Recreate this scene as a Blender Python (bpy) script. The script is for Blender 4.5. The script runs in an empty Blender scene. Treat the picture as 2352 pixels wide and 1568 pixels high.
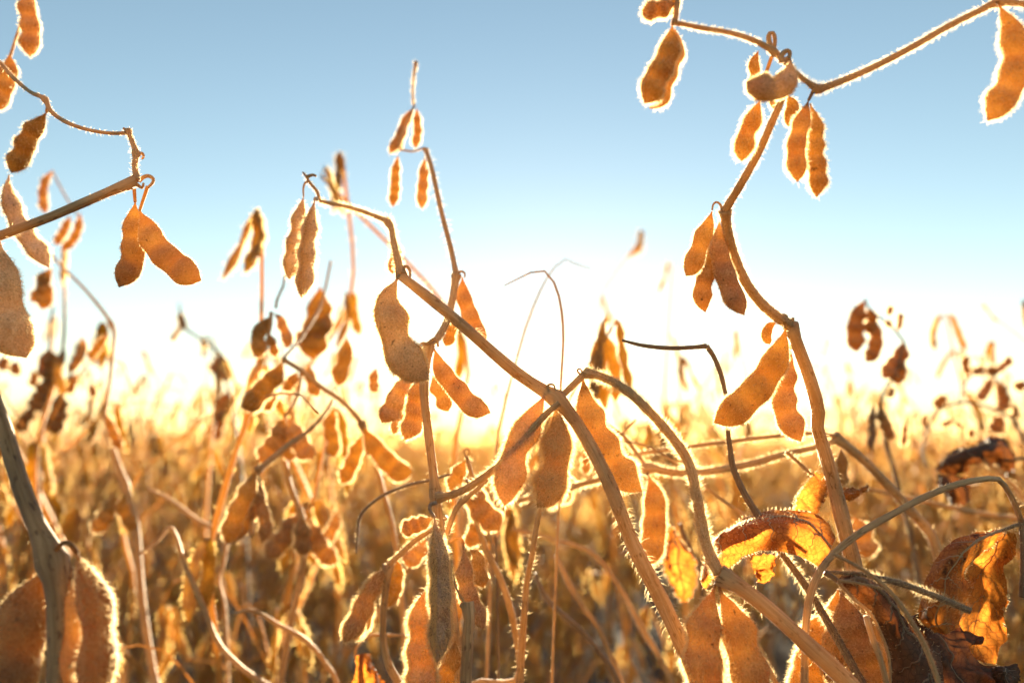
import bpy, math, random
import numpy as np
from mathutils import Vector, noise

sc = bpy.context.scene
R = math.radians
# ------------------------------------------------------------------ camera
W_, H_ = 2352.0, 1568.0            # working pixel units of the traced photograph
LENS = 28.0
FPX = W_ * LENS / 36.0
HORIZON = 1028.0
PITCH = math.atan((HORIZON - H_ / 2) / FPX)
CAMH = 0.80
FOCUS = 0.285
cam_d = bpy.data.cameras.new("camera")
cam = bpy.data.objects.new("camera", cam_d)
sc.collection.objects.link(cam)
cam.location = (0, 0, CAMH)
cam.rotation_euler = (R(90) + PITCH, 0, 0)
cam_d.lens = LENS
cam_d.sensor_width = 36
cam_d.clip_start = 0.01
cam_d.clip_end = 3000
cam_d.dof.use_dof = True
cam_d.dof.focus_distance = FOCUS
cam_d.dof.aperture_fstop = 7.0
sc.camera = cam
# ------------------------------------------------------------------ light
SUN_X, SUN_Y = 1275.0, 930.0
SUN_AZ = math.atan((SUN_X - W_ / 2) / FPX)
SUN_EL = math.atan((HORIZON - SUN_Y) / FPX)
AER_FALL, AER_COL, GLOW_COL, SKY_TINT = 7.0, (.6, .8, 2.4), (4.0, 3.0, 1.7), (1.20, 1.05, .91)
FILL_COL = (1.75, 1.12, .56)
world = bpy.data.worlds.new("World")
sc.world = world
world.use_nodes = True
nt = world.node_tree
nt.nodes.clear()
sky = nt.nodes.new("ShaderNodeTexSky")
sky.sky_type = 'NISHITA'
sky.sun_disc = False
sky.sun_elevation = SUN_EL
sky.sun_rotation = SUN_AZ
sky.air_density = 1.0
sky.dust_density = 0.06
sky.ozone_density = 2.0
bg = nt.nodes.new("ShaderNodeBackground")
bg.inputs[1].default_value = 0.0525
out = nt.nodes.new("ShaderNodeOutputWorld")
# thin bright aerosol low over the field, strongest round the sun, added to the clear sky
def wn(kind, op=None, **kw):
    n = nt.nodes.new(kind)
    if op:
        n.operation = op
    for k, v in kw.items():
        n.inputs[int(k[1:])].default_value = v
    return n
sdv = (math.sin(SUN_AZ) * math.cos(SUN_EL), math.cos(SUN_AZ) * math.cos(SUN_EL), math.sin(SUN_EL))
geo = wn("ShaderNodeTexCoord")
sep = wn("ShaderNodeSeparateXYZ")
nt.links.new(geo.outputs['Generated'], sep.inputs[0])
el = wn("ShaderNodeMath", 'MAXIMUM', _1=0.0)
nt.links.new(sep.outputs[2], el.inputs[0])
e1 = wn("ShaderNodeMath", 'MULTIPLY', _1=-AER_FALL)
nt.links.new(el.outputs[0], e1.inputs[0])
e2 = wn("ShaderNodeMath", 'EXPONENT')
nt.links.new(e1.outputs[0], e2.inputs[0])
dot = wn("ShaderNodeVectorMath", 'DOT_PRODUCT', _1=sdv)
nt.links.new(geo.outputs['Generated'], dot.inputs[0])
d0 = wn("ShaderNodeMath", 'MAXIMUM', _1=0.0)
nt.links.new(dot.outputs['Value'], d0.inputs[0])
d1 = wn("ShaderNodeMath", 'POWER', _1=5.0)
nt.links.new(d0.outputs[0], d1.inputs[0])
d2 = wn("ShaderNodeMath", 'POWER', _1=400.0)
nt.links.new(d0.outputs[0], d2.inputs[0])
c1 = wn("ShaderNodeMath", 'MULTIPLY_ADD', _1=0.0, _2=.35)
nt.links.new(d1.outputs[0], c1.inputs[0])
c2 = wn("ShaderNodeMath", 'MULTIPLY')
nt.links.new(c1.outputs[0], c2.inputs[0])
nt.links.new(e2.outputs[0], c2.inputs[1])
k1 = wn("ShaderNodeVectorMath", 'SCALE')
k1.inputs[0].default_value = AER_COL
nt.links.new(c2.outputs[0], k1.inputs['Scale'])
k2 = wn("ShaderNodeVectorMath", 'SCALE')
k2.inputs[0].default_value = GLOW_COL
nt.links.new(d2.outputs[0], k2.inputs['Scale'])
s0 = wn("ShaderNodeVectorMath", 'MULTIPLY', _1=SKY_TINT)
nt.links.new(sky.outputs[0], s0.inputs[0])
s1_ = wn("ShaderNodeVectorMath", 'ADD')
nt.links.new(k1.outputs[0], s1_.inputs[0])
nt.links.new(k2.outputs[0], s1_.inputs[1])
s2_ = wn("ShaderNodeVectorMath", 'ADD')
nt.links.new(s0.outputs[0], s2_.inputs[0])
nt.links.new(s1_.outputs[0], s2_.inputs[1])
# warm fill glow added low opposite the sun, brightening the plants' camera side
b1_ = wn("ShaderNodeMath", 'MULTIPLY', _1=-1.0)
nt.links.new(dot.outputs['Value'], b1_.inputs[0])
b2_ = wn("ShaderNodeMath", 'MAXIMUM', _1=0.0)
nt.links.new(b1_.outputs[0], b2_.inputs[0])
b3_ = wn("ShaderNodeMath", 'MULTIPLY')
nt.links.new(b2_.outputs[0], b3_.inputs[0])
nt.links.new(e2.outputs[0], b3_.inputs[1])
k3 = wn("ShaderNodeVectorMath", 'SCALE')
k3.inputs[0].default_value = FILL_COL
nt.links.new(b3_.outputs[0], k3.inputs['Scale'])
s3_ = wn("ShaderNodeVectorMath", 'ADD')
nt.links.new(s2_.outputs[0], s3_.inputs[0])
nt.links.new(k3.outputs[0], s3_.inputs[1])
nt.links.new(s3_.outputs[0], bg.inputs[0])
nt.links.new(bg.outputs[0], out.inputs[0])
sun_d = bpy.data.lights.new("sun", 'SUN')
sun_d.energy = 5.0
sun_d.angle = R(0.5)
sun_d.color = (1.0, 0.82, 0.55)
sun = bpy.data.objects.new("sun", sun_d)
sc.collection.objects.link(sun)
sdir = Vector((math.sin(SUN_AZ) * math.cos(SUN_EL), math.cos(SUN_AZ) * math.cos(SUN_EL), math.sin(SUN_EL)))
sun.rotation_euler = sdir.to_track_quat('Z', 'Y').to_euler()
sun.location = sdir * 50
sc.view_settings.view_transform = 'Standard'
sc.view_settings.look = 'None'
sc.view_settings.gamma = 1.0
sc.view_settings.exposure = 3.1
sc.cycles.max_bounces = 8
sc.cycles.diffuse_bounces = 4
sc.cycles.transmission_bounces = 6
sc.cycles.transparent_max_bounces = 8
sc.cycles.caustics_reflective = False
sc.cycles.caustics_refractive = False
sc.cycles.use_denoising = True

# ------------------------------------------------------------------ helpers
RNG = np.random.default_rng(7)
random.seed(7)
CR, SR = math.cos(PITCH), math.sin(PITCH)
CAM = np.array((0, 0, CAMH))


def P(x, y, d):
    cx = (x - W_ / 2) / FPX * d
    cy = (H_ / 2 - y) / FPX * d
    return np.array((cx, d * CR - cy * SR, CAMH + d * SR + cy * CR))


def crop(x0, y0, s):
    return lambda *pts: [((x0 + p[0] / s) / 1.08844, (y0 + p[1] / s) / 1.08844) + tuple(p[2:]) for p in pts]


a1 = crop(0, 0, 2.45)
a2 = crop(560, 100, 2.1189)
a3 = crop(1560, 0, 2.352)
a4 = crop(1440, 480, 2.3758)
b1 = crop(0, 560, 2.7516)
b2 = crop(560, 760, 2.7029)
b3 = crop(1140, 760, 2.7033)
b4 = crop(0, 1000, 2.2171)
b5 = crop(640, 1180, 2.975)
b6 = crop(1200, 1180, 2.975)
b7 = crop(1740, 1060, 2.4232)
b8 = crop(1960, 700, 2.8517)


def spline(pts, n):
    """centripetal-ish Catmull-Rom resample by arc length; pts (k,m)"""
    p = np.asarray(pts, float)
    if len(p) == 2:
        t = np.linspace(0, 1, n)[:, None]
        return p[0] * (1 - t) + p[1] * t
    q = np.vstack([2 * p[0] - p[1], p, 2 * p[-1] - p[-2]])
    res = []
    for i in range(len(p) - 1):
        u = np.linspace(0, 1, 14, endpoint=False)[:, None]
        A, B, C, D = q[i], q[i + 1], q[i + 2], q[i + 3]
        res.append(0.5 * (2 * B + (C - A) * u + (2 * A - 5 * B + 4 * C - D) * u ** 2 + (3 * B - A - 3 * C + D) * u ** 3))
    res = np.vstack(res + [p[-1:]])
    seg = np.linalg.norm(np.diff(res[:, :3], axis=0), axis=1)
    s = np.concatenate([[0], np.cumsum(seg)])
    t = np.linspace(0, s[-1], n)
    return np.stack([np.interp(t, s, res[:, k]) for k in range(res.shape[1])], 1)


def nrm(v):
    return v / (np.linalg.norm(v, axis=-1, keepdims=True) + 1e-12)


class MB:
    """collects geometry for ONE mesh object"""
    def __init__(s):
        s.v, s.f, s.m, s.uv, s.n = [], [], [], [], 0

    def add(s, v, f, m=0, uv=None):
        v = np.asarray(v, float).reshape(-1, 3)
        s.v.append(v)
        for a in f:
            a = np.asarray(a, int)
            if a.size:
                s.f.append(a + s.n)
                s.m.append(np.full(len(a), m, int))
        uv = np.zeros((len(v), 3)) if uv is None else np.asarray(uv, float)
        s.uv.append(np.hstack([uv, np.zeros((len(v), 3 - uv.shape[1]))]))
        s.n += len(v)

    def mesh(s, name, mats, origin=None):
        me = bpy.data.meshes.new(name)
        v = np.vstack(s.v)
        if origin is not None:
            v = v - np.asarray(origin)
        uv = np.vstack(s.uv)
        nl = sum(a.size for a in s.f)
        loops = np.concatenate([a.ravel() for a in s.f])
        tot = np.concatenate([np.full(len(a), a.shape[1]) for a in s.f])
        start = np.concatenate([[0], np.cumsum(tot)[:-1]])
        me.vertices.add(len(v))
        me.vertices.foreach_set("co", v.ravel())
        me.loops.add(nl)
        me.loops.foreach_set("vertex_index", loops.astype(np.int32))
        me.polygons.add(len(tot))
        me.polygons.foreach_set("loop_start", start.astype(np.int32))
        me.polygons.foreach_set("loop_total", tot.astype(np.int32))
        me.polygons.foreach_set("material_index", np.concatenate(s.m).astype(np.int32))
        ul = me.uv_layers.new(name="UVMap")
        ul.data.foreach_set("uv", uv[loops][:, :2].ravel())
        ul = me.uv_layers.new(name="Bean")
        ul.data.foreach_set("uv", np.repeat(uv[loops][:, 2:3], 2, 1).ravel())
        for k in mats:
            me.materials.append(k)
        me.update(calc_edges=True)
        me.validate()
        me.polygons.foreach_set("use_smooth", np.ones(len(me.polygons), bool))
        me.update()
        return me


def frames(c, up=None):
    """tangent plus a transported frame along curve c (n,3)"""
    T = nrm(np.gradient(c, axis=0))
    if up is None:
        up = np.array((0.3, 0.5, 0.8))
    n = np.empty_like(T)
    a = up - T[0] * np.dot(up, T[0])
    n[0] = nrm(a)
    for i in range(1, len(c)):
        a = n[i - 1] - T[i] * np.dot(n[i - 1], T[i])
        n[i] = nrm(a)
    return T, n, np.cross(T, n)


def ring_faces(nr, ns):
    i, j = np.meshgrid(np.arange(nr - 1), np.arange(ns), indexing='ij')
    j2 = (j + 1) % ns
    return np.stack([i * ns + j, i * ns + j2, (i + 1) * ns + j2, (i + 1) * ns + j], -1).reshape(-1, 4)


def hairs(mb, pos, nor, tan, length, width, m):
    """bent tapering trichomes: one quad and one triangle each"""
    k = len(pos)
    if k == 0:
        return
    d = nrm(nor * RNG.uniform(.55, 1.0, (k, 1)) + tan * RNG.uniform(-.1, .75, (k, 1)) + RNG.normal(0, .28, (k, 3)))
    L = (length * RNG.uniform(.45, 1.15, (k, 1)))
    bend = nrm(tan * .6 + RNG.normal(0, .6, (k, 3)) + np.array((0, 0, -.3)))
    side = nrm(np.cross(d, RNG.normal(0, 1, (k, 3)))) * width * RNG.uniform(.7, 1.3, (k, 1))
    mid = pos + d * L * .55
    tip = pos + d * L + bend * L * .28
    v = np.stack([pos - side, pos + side, mid + side * .7, mid - side * .7, tip], 1).reshape(-1, 3)
    b = (np.arange(k) * 5)[:, None]
    mb.add(v, [b + np.array([[0, 1, 2, 3]]), b + np.array([[3, 2, 4]])], m)


def tube(mb, c, r, sides=8, m=0, cap=True, ridge=0.0, wob=0.0):
    c = np.asarray(c, float)
    n = len(c)
    r = np.broadcast_to(np.asarray(r, float), (n,)).copy()
    T, N, B = frames(c)
    th = np.linspace(0, 2 * np.pi, sides, endpoint=False)
    prof = 1 + ridge * np.cos(3 * th + 0.7) + ridge * .6 * np.cos(5 * th)
    rr = r[:, None] * prof[None, :]
    if wob:
        rr = rr * (1 + wob * RNG.normal(0, 1, rr.shape))
    v = c[:, None, :] + rr[..., None] * (np.cos(th)[None, :, None] * N[:, None, :] + np.sin(th)[None, :, None] * B[:, None, :])
    L = np.concatenate([[0], np.cumsum(np.linalg.norm(np.diff(c, axis=0), axis=1))])
    uv = np.stack([np.broadcast_to(np.abs(th / np.pi - 1)[None], (n, sides)), np.broadcast_to(L[:, None], (n, sides))], -1).reshape(-1, 2)
    f = [ring_faces(n, sides)]
    if cap:
        f.append(np.arange(sides)[::-1][None])
        f.append((np.arange(sides) + (n - 1) * sides)[None])
    mb.add(v.reshape(-1, 3), f, m, uv)
    return T, N, B, r


def tube_hair(mb, c, fr, count, length, width, m=1):
    T, N, B, r = fr
    if count <= 0:
        return
    seg = np.linalg.norm(np.diff(c, axis=0), axis=1)
    i = RNG.choice(len(seg), count, p=seg / seg.sum())
    u = RNG.random((count, 1))
    th = RNG.uniform(0, 2 * np.pi, (count, 1))
    nor = N[i] * np.cos(th) + B[i] * np.sin(th)
    pos = c[i] * (1 - u) + c[i + 1] * u + nor * r[i][:, None] * .97
    # patchy
    hairs(mb, pos, nor, T[i] * RNG.choice((-1, 1)), length, width, m)


ENV_T = np.array([0, .03, .07, .13, .20, .30, .5, .72, .82, .89, .935, .962, .98, 1])
ENV_W = np.array([.07, .10, .22, .50, .74, .88, .94, 1.0, .97, .84, .62, .36, .12, .02])


def pod_geo(mb, c, w, B, N, nseeds=3, thick=.50, sides=14, bump=.12, seeds=True, hair=0, hl=.0, hw=.00006, wobble=.03, lop=0.0):
    """a bean pod along the curve c: half-width w along B, thickness along N"""
    n = len(c)
    t = np.linspace(0, 1, n)
    env = np.interp(t, ENV_T, ENV_W)
    lo, hi = .16, .93
    ph = (t - lo) / (hi - lo) * nseeds
    inside = ((t > lo * .6) & (t < .97)).astype(float)
    bm = -np.cos(2 * np.pi * ph) * inside
    Wt = w * env * (1 + bump * bm * .9)
    Tt = w * env * thick * (.95 + .40 * min(1, (.5 / thick) ** 2) * bm)
    Tt = np.where(t > .95, Tt * .8, Tt)
    th = np.linspace(0, 2 * np.pi, sides, endpoint=False)
    cs, sn = np.cos(th), np.sin(th)
    # lens-shaped section with a crease along the two sutures
    sx = np.sign(cs) * np.abs(cs) ** .92
    side = np.where(cs > 0, 1.25, .55) if int(w * 1e7) % 2 else np.where(cs > 0, .55, 1.25)
    sy = np.sign(sn) * np.abs(sn) ** 1.18
    wob = 1 + wobble * np.array([[noise.noise(Vector((7 * a + w * 9e3, 2.1 * math.cos(b), 2.1 * math.sin(b)))) for b in th] for a in t])
    off = lop * w * env[:, None] * np.array([[noise.noise(Vector((3 * a + c[0][0] * 50, 3.3, c[0][2] * 50)))] for a in t])
    Wv = (w * env)[:, None] * (1 + bump * bm[:, None] * side[None])
    v = c[:, None, :] + (Wv * sx[None] * wob + off)[..., None] * B[:, None, :] + (Tt[:, None] * sy[None] * wob)[..., None] * N[:, None, :]
    L = np.concatenate([[0], np.cumsum(np.linalg.norm(np.diff(c, axis=0), axis=1))])
    uv = np.stack([np.broadcast_to(np.abs(cs)[None], (n, sides)), np.broadcast_to(L[:, None], (n, sides)),
                   np.clip((bm * .5 + .5) * inside, 0, 1)[:, None] * ((1 - np.abs(cs)) ** .8)[None]], -1)
    fr = ring_faces(n, sides)
    mb.add(v.reshape(-1, 3), [fr, np.arange(sides)[::-1][None], (np.arange(sides) + (n - 1) * sides)[None]], 0, uv.reshape(-1, 3))
    if False:
        la = np.linspace(.15, np.pi - .15, 6)
        lo_ = np.linspace(0, 2 * np.pi, 8, endpoint=False)
        for k in range(nseeds):
            tc = lo + (hi - lo) * (k + .5) / nseeds
            i = int(tc * (n - 1))
            T = nrm(c[min(i + 1, n - 1)] - c[i - 1])
            a, b, l = Wt[i] * .52, Tt[i] * .60, Wt[i] * .66
            sv = c[i] + (np.cos(la)[:, None, None] * T * l + (np.sin(la)[:, None] * np.cos(lo_)[None])[..., None] * B[i] * a
                         + (np.sin(la)[:, None] * np.sin(lo_)[None])[..., None] * N[i] * b)
            mb.add(sv.reshape(-1, 3), [ring_faces(6, 8), np.arange(8)[None], (np.arange(8) + 40)[None]], 2)
    if hair:
        vv = v.reshape(-1, 3)
        quad = vv[fr]
        cen = quad.mean(1)
        nr = nrm(np.cross(quad[:, 2] - quad[:, 0], quad[:, 3] - quad[:, 1]))
        ref = cen - np.repeat((c[:-1] + c[1:]) / 2, sides, axis=0)
        nr *= np.sign((nr * ref).sum(1, keepdims=True))
        area = np.linalg.norm(np.cross(quad[:, 2] - quad[:, 0], quad[:, 3] - quad[:, 1]), axis=1)
        area[: 3 * sides] *= .3
        edge = np.repeat(.35 + 1.6 * (np.abs(cs) > .75)[None], n - 1, 0).ravel()
        area = area * edge
        i = RNG.choice(len(area), hair, p=area / area.sum())
        u, s = RNG.random((hair, 1)), RNG.random((hair, 1))
        q = quad[i]
        pos = (q[:, 0] * (1 - u) + q[:, 1] * u) * (1 - s) + (q[:, 3] * (1 - u) + q[:, 2] * u) * s
        Tn = np.repeat(nrm(np.gradient(c, axis=0))[:-1], sides, axis=0)[i]
        hairs(mb, pos, nr[i], Tn, hl, hw, 1)
        if hair > 800:
            hairs(mb, pos, nr[i] * .5, Tn, hl * .5, hw * .7, 1)


# ------------------------------------------------------------------ materials
def new_mat(name):
    m = bpy.data.materials.new(name)
    m.use_nodes = True
    t = m.node_tree
    t.nodes.clear()
    return m, t, (lambda k, **kw: _node(t, k, **kw)), t.links.new


def _node(t, k, **kw):
    n = t.nodes.new(k)
    for a, b in kw.items():
        if a.startswith('i_'):
            n.inputs[a[2:].replace('_', ' ')].default_value = b
        elif a.startswith('n_'):
            n.inputs[int(a[2:])].default_value = b
        else:
            setattr(n, a, b)
    return n


def ramp(N, fac, L, stops):
    r = N('ShaderNodeValToRGB')
    e = r.color_ramp.elements
    while len(e) < len(stops):
        e.new(.5)
    for k, (p, c) in zip(e, stops):
        k.position = p
        k.color = c if len(c) == 4 else (*c, 1)
    L(fac, r.inputs[0])
    return r.outputs[0]


def mixc(N, L, fac, a, b, mode='MIX'):
    m = N('ShaderNodeMix', data_type='RGBA', blend_type=mode)
    if isinstance(fac, (int, float)):
        m.inputs[0].default_value = fac
    else:
        L(fac, m.inputs[0])
    for s, x in ((6, a), (7, b)):
        if isinstance(x, tuple):
            m.inputs[s].default_value = x if len(x) == 4 else (*x, 1)
        else:
            L(x, m.inputs[s])
    return m.outputs[2]


def pod_material(name, dcol, dcol2, tcol, trans, speck=.75, scale=1.0):
    m, t, N, L = new_mat(name)
    tc = N('ShaderNodeTexCoord')
    oi = N('ShaderNodeObjectInfo')
    big = N('ShaderNodeTexNoise', i_Scale=130 * scale, i_Detail=5, i_Roughness=.6)
    L(tc.outputs['Object'], big.inputs['Vector'])
    fine = N('ShaderNodeTexNoise', i_Scale=1500 * scale, i_Detail=3, i_Roughness=.7)
    L(tc.outputs['Object'], fine.inputs['Vector'])
    spk = N('ShaderNodeTexNoise', i_Scale=620 * scale, i_Detail=2, i_Roughness=.5)
    L(tc.outputs['Object'], spk.inputs['Vector'])
    base = mixc(N, L, ramp(N, big.outputs[0], L, [(.35, (0, 0, 0)), (.68, (1, 1, 1))]), dcol, dcol2)
    base = mixc(N, L, ramp(N, fine.outputs[0], L, [(.38, (.85, .85, .85)), (.62, (0, 0, 0))]), base, (dcol2[0] * .45, dcol2[1] * .4, dcol2[2] * .4))
    sp = ramp(N, spk.outputs[0], L, [(.66, (0, 0, 0)), (.74, (speck,) * 3)])
    base = mixc(N, L, sp, base, (.035, .018, .008))
    uv = N('ShaderNodeSeparateXYZ')
    L(tc.outputs['UV'], uv.inputs[0])
    seam = ramp(N, uv.outputs[0], L, [(.90, (0, 0, 0)), (.985, (.75, .75, .75))])
    base = mixc(N, L, seam, base, (.06, .03, .012))
    hsv = N('ShaderNodeHueSaturation')
    val = N('ShaderNodeMapRange', n_3=.70, n_4=1.22)
    L(oi.outputs['Random'], val.inputs[0])
    L(val.outputs[0], hsv.inputs['Value'])
    h1 = N('ShaderNodeMath', operation='MULTIPLY', n_1=7.31)
    L(oi.outputs['Random'], h1.inputs[0])
    h2 = N('ShaderNodeMath', operation='FRACT')
    L(h1.outputs[0], h2.inputs[0])
    h3 = N('ShaderNodeMapRange', n_3=.485, n_4=.512)
    L(h2.outputs[0], h3.inputs[0])
    L(h3.outputs[0], hsv.inputs['Hue'])
    h4 = N('ShaderNodeMapRange', n_3=.72, n_4=1.08)
    L(h2.outputs[0], h4.inputs[0])
    L(h4.outputs[0], hsv.inputs['Saturation'])
    # a few large bruises
    br = N('ShaderNodeTexNoise', i_Scale=85 * scale, i_Detail=3, i_Roughness=.6)
    L(tc.outputs['Object'], br.inputs['Vector'])
    bz = ramp(N, br.outputs[0], L, [(.64, (0, 0, 0)), (.74, (.7, .7, .7))])
    base = mixc(N, L, bz, base, (.07, .035, .015))
    L(base, hsv.inputs['Color'])
    tcn = mixc(N, L, ramp(N, big.outputs[0], L, [(.3, (0, 0, 0)), (.7, (1, 1, 1))]), tcol, (tcol[0] * .8, tcol[1] * .6, tcol[2] * .45))
    tcn = mixc(N, L, sp, tcn, (.05, .02, .006))
    bump = N('ShaderNodeBump', i_Strength=.8, i_Distance=.0004)
    L(fine.outputs[0], bump.inputs['Height'])
    pr = N('ShaderNodeBsdfPrincipled', i_Roughness=.75)
    pr.inputs['Specular IOR Level'].default_value = .2
    pr.inputs['Sheen Weight'].default_value = .25
    pr.inputs['Sheen Tint'].default_value = (1, .85, .6, 1)
    L(hsv.outputs[0], pr.inputs['Base Color'])
    L(bump.outputs[0], pr.inputs['Normal'])
    tr = N('ShaderNodeBsdfTranslucent')
    L(tcn, tr.inputs[0])
    mx = N('ShaderNodeMixShader')
    # where a bean lies behind the skin less light comes through
    bu = N('ShaderNodeUVMap', uv_map="Bean")
    bs = N('ShaderNodeSeparateXYZ')
    L(bu.outputs[0], bs.inputs[0])
    bn = N('ShaderNodeMath', operation='MULTIPLY')
    L(bs.outputs[0], bn.inputs[0])
    nr_ = N('ShaderNodeMapRange', n_1=.3, n_2=.7, n_3=.5, n_4=1.25)
    L(big.outputs[0], nr_.inputs[0])
    L(nr_.outputs[0], bn.inputs[1])
    bf = N('ShaderNodeMath', operation='MULTIPLY_ADD', n_1=-.34 * trans, n_2=trans)
    L(bn.outputs[0], bf.inputs[0])
    L(bf.outputs[0], mx.inputs[0])
    L(pr.outputs[0], mx.inputs[1])
    L(tr.outputs[0], mx.inputs[2])
    o = N('ShaderNodeOutputMaterial')
    L(mx.outputs[0], o.inputs[0])
    return m


def stem_material(name, c1, c2, dark, trans=.12):
    m, t, N, L = new_mat(name)
    tc = N('ShaderNodeTexCoord')
    mp = N('ShaderNodeMapping')
    mp.inputs['Scale'].default_value = (5, 24, 1)
    L(tc.outputs['UV'], mp.inputs[0])
    st = N('ShaderNodeTexNoise', i_Scale=1.6, i_Detail=6, i_Roughness=.7)
    L(mp.outputs[0], st.inputs['Vector'])
    big = N('ShaderNodeTexNoise', i_Scale=60, i_Detail=4)
    L(tc.outputs['Object'], big.inputs['Vector'])
    mp2 = N('ShaderNodeMapping')
    mp2.inputs['Scale'].default_value = (2.5, 110, 1)
    L(tc.outputs['UV'], mp2.inputs[0])
    sk = N('ShaderNodeTexNoise', i_Scale=2.2, i_Detail=2)
    L(mp2.outputs[0], sk.inputs['Vector'])
    base = mixc(N, L, ramp(N, st.outputs[0], L, [(.42, (0, 0, 0)), (.58, (1, 1, 1))]), c1, c2)
    base = mixc(N, L, ramp(N, big.outputs[0], L, [(.42, (0, 0, 0)), (.75, (.75, .75, .75))]), base, dark)
    base = mixc(N, L, ramp(N, sk.outputs[0], L, [(.60, (0, 0, 0)), (.68, (.8, .8, .8))]), base, (.07, .035, .018))
    bump = N('ShaderNodeBump', i_Strength=.7, i_Distance=.0004)
    L(st.outputs[0], bump.inputs['Height'])
    pr = N('ShaderNodeBsdfPrincipled', i_Roughness=.65)
    pr.inputs['Specular IOR Level'].default_value = .25
    pr.inputs['Sheen Weight'].default_value = .2
    L(base, pr.inputs['Base Color'])
    L(bump.outputs[0], pr.inputs['Normal'])
    tr = N('ShaderNodeBsdfTranslucent', n_0=(.85, .50, .17, 1))
    mx = N('ShaderNodeMixShader')
    mx.inputs[0].default_value = trans
    L(pr.outputs[0], mx.inputs[1])
    L(tr.outputs[0], mx.inputs[2])
    o = N('ShaderNodeOutputMaterial')
    L(mx.outputs[0], o.inputs[0])
    return m


def leaf_material(name, c1, c2, tcol, trans):
    m, t, N, L = new_mat(name)
    tc = N('ShaderNodeTexCoord')
    vo = N('ShaderNodeTexVoronoi', feature='DISTANCE_TO_EDGE', i_Scale=420)
    wn = N('ShaderNodeTexNoise', i_Scale=180, i_Detail=3)
    L(tc.outputs['Object'], wn.inputs['Vector'])
    va = N('ShaderNodeVectorMath', operation='MULTIPLY_ADD')
    L(wn.outputs[1], va.inputs[0])
    va.inputs[1].default_value = (.004, .004, .004)
    L(tc.outputs['Object'], va.inputs[2])
    L(va.outputs[0], vo.inputs['Vector'])
    big = N('ShaderNodeTexNoise', i_Scale=95, i_Detail=6, i_Roughness=.65)
    L(tc.outputs['Object'], big.inputs['Vector'])
    blo = N('ShaderNodeTexNoise', i_Scale=150, i_Detail=4, i_Roughness=.6)
    L(tc.outputs['Object'], blo.inputs['Vector'])
    base = mixc(N, L, ramp(N, big.outputs[0], L, [(.35, (0, 0, 0)), (.68, (1, 1, 1))]), c1, c2)
    vein = ramp(N, vo.outputs[0], L, [(.0, (.75, .75, .75)), (.09, (0, 0, 0))])
    base = mixc(N, L, vein, base, (c2[0] * .5, c2[1] * .5, c2[2] * .5))
    spot = ramp(N, blo.outputs[0], L, [(.62, (0, 0, 0)), (.70, (.85, .85, .85))])
    base = mixc(N, L, spot, base, (.03, .014, .006))
    tcn = mixc(N, L, ramp(N, big.outputs[0], L, [(.35, (0, 0, 0)), (.68, (1, 1, 1))]), tcol, (tcol[0] * .75, tcol[1] * .5, tcol[2] * .4))
    tcn = mixc(N, L, vein, tcn, (tcol[0] * .4, tcol[1] * .25, tcol[2] * .2))
    tcn = mixc(N, L, spot, tcn, (.04, .012, .004))
    bump = N('ShaderNodeBump', i_Strength=.6, i_Distance=.0006)
    L(big.outputs[0], bump.inputs['Height'])
    pr = N('ShaderNodeBsdfPrincipled', i_Roughness=.7)
    pr.inputs['Specular IOR Level'].default_value = .25
    L(base, pr.inputs['Base Color'])
    L(bump.outputs[0], pr.inputs['Normal'])
    tr = N('ShaderNodeBsdfTranslucent')
    L(tcn, tr.inputs[0])
    mx = N('ShaderNodeMixShader')
    mx.inputs[0].default_value = trans
    L(pr.outputs[0], mx.inputs[1])
    L(tr.outputs[0], mx.inputs[2])
    o = N('ShaderNodeOutputMaterial')
    L(mx.outputs[0], o.inputs[0])
    return m


def hair_material(name="trichome", dc=(.75, .56, .30, 1), tcol=(1.0, .80, .46, 1)):
    m, t, N, L = new_mat(name)
    d = N('ShaderNodeBsdfDiffuse', n_0=dc)
    tr = N('ShaderNodeBsdfTranslucent', n_0=tcol)
    mx = N('ShaderNodeMixShader')
    mx.inputs[0].default_value = .7
    L(d.outputs[0], mx.inputs[1])
    L(tr.outputs[0], mx.inputs[2])
    o = N('ShaderNodeOutputMaterial')
    L(mx.outputs[0], o.inputs[0])
    return m


M_POD = pod_material("pod_skin", (.52, .31, .12), (.32, .165, .055), (.96, .60, .16), .33)
M_PODG = pod_material("pod_skin_grey", (.82, .61, .39), (.58, .40, .235), (.92, .64, .28), .26)
M_PODB = pod_material("pod_skin_field", (.56, .295, .062), (.31, .14, .024), (1.0, .70, .18), .37)
M_PODT = pod_material("pod_skin_sunveil_gold", (.72, .47, .23), (.50, .29, .12), (.95, .62, .22), .34)  # gold tone carries the veil of light on pods nearest the sun
M_PODK = pod_material("pod_skin_shaded_brown", (.36, .22, .10), (.20, .105, .045), (.90, .50, .13), .25)  # darker skin copy: field shade and backlit silhouette put into the brown
M_STEM = stem_material("stem_bark", (.66, .44, .22), (.38, .225, .10), (.22, .135, .07), .20)
M_STEMK = stem_material("stem_bark_shaded_brown", (.40, .25, .12), (.24, .14, .06), (.14, .085, .045), .06)  # darker bark copy, shadow on the corner stalk put into its brown
M_STEMD = stem_material("stem_bark_dark", (.31, .20, .115), (.17, .105, .06), (.11, .068, .042), .06)
M_STEMB = stem_material("stem_bark_field", (.66, .40, .125), (.42, .225, .055), (.20, .10, .028), .38)
M_LEAF = leaf_material("dry_leaf", (.46, .22, .065), (.25, .105, .03), (.74, .27, .035), .50)
M_LEAFD = leaf_material("dark_dry_leaf", (.13, .07, .038), (.06, .032, .018), (.34, .11, .02), .13)
M_HAIR = hair_material()
M_HAIRF = hair_material("trichome_gold", (.70, .44, .14, 1), (1.0, .74, .28, 1))
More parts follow.
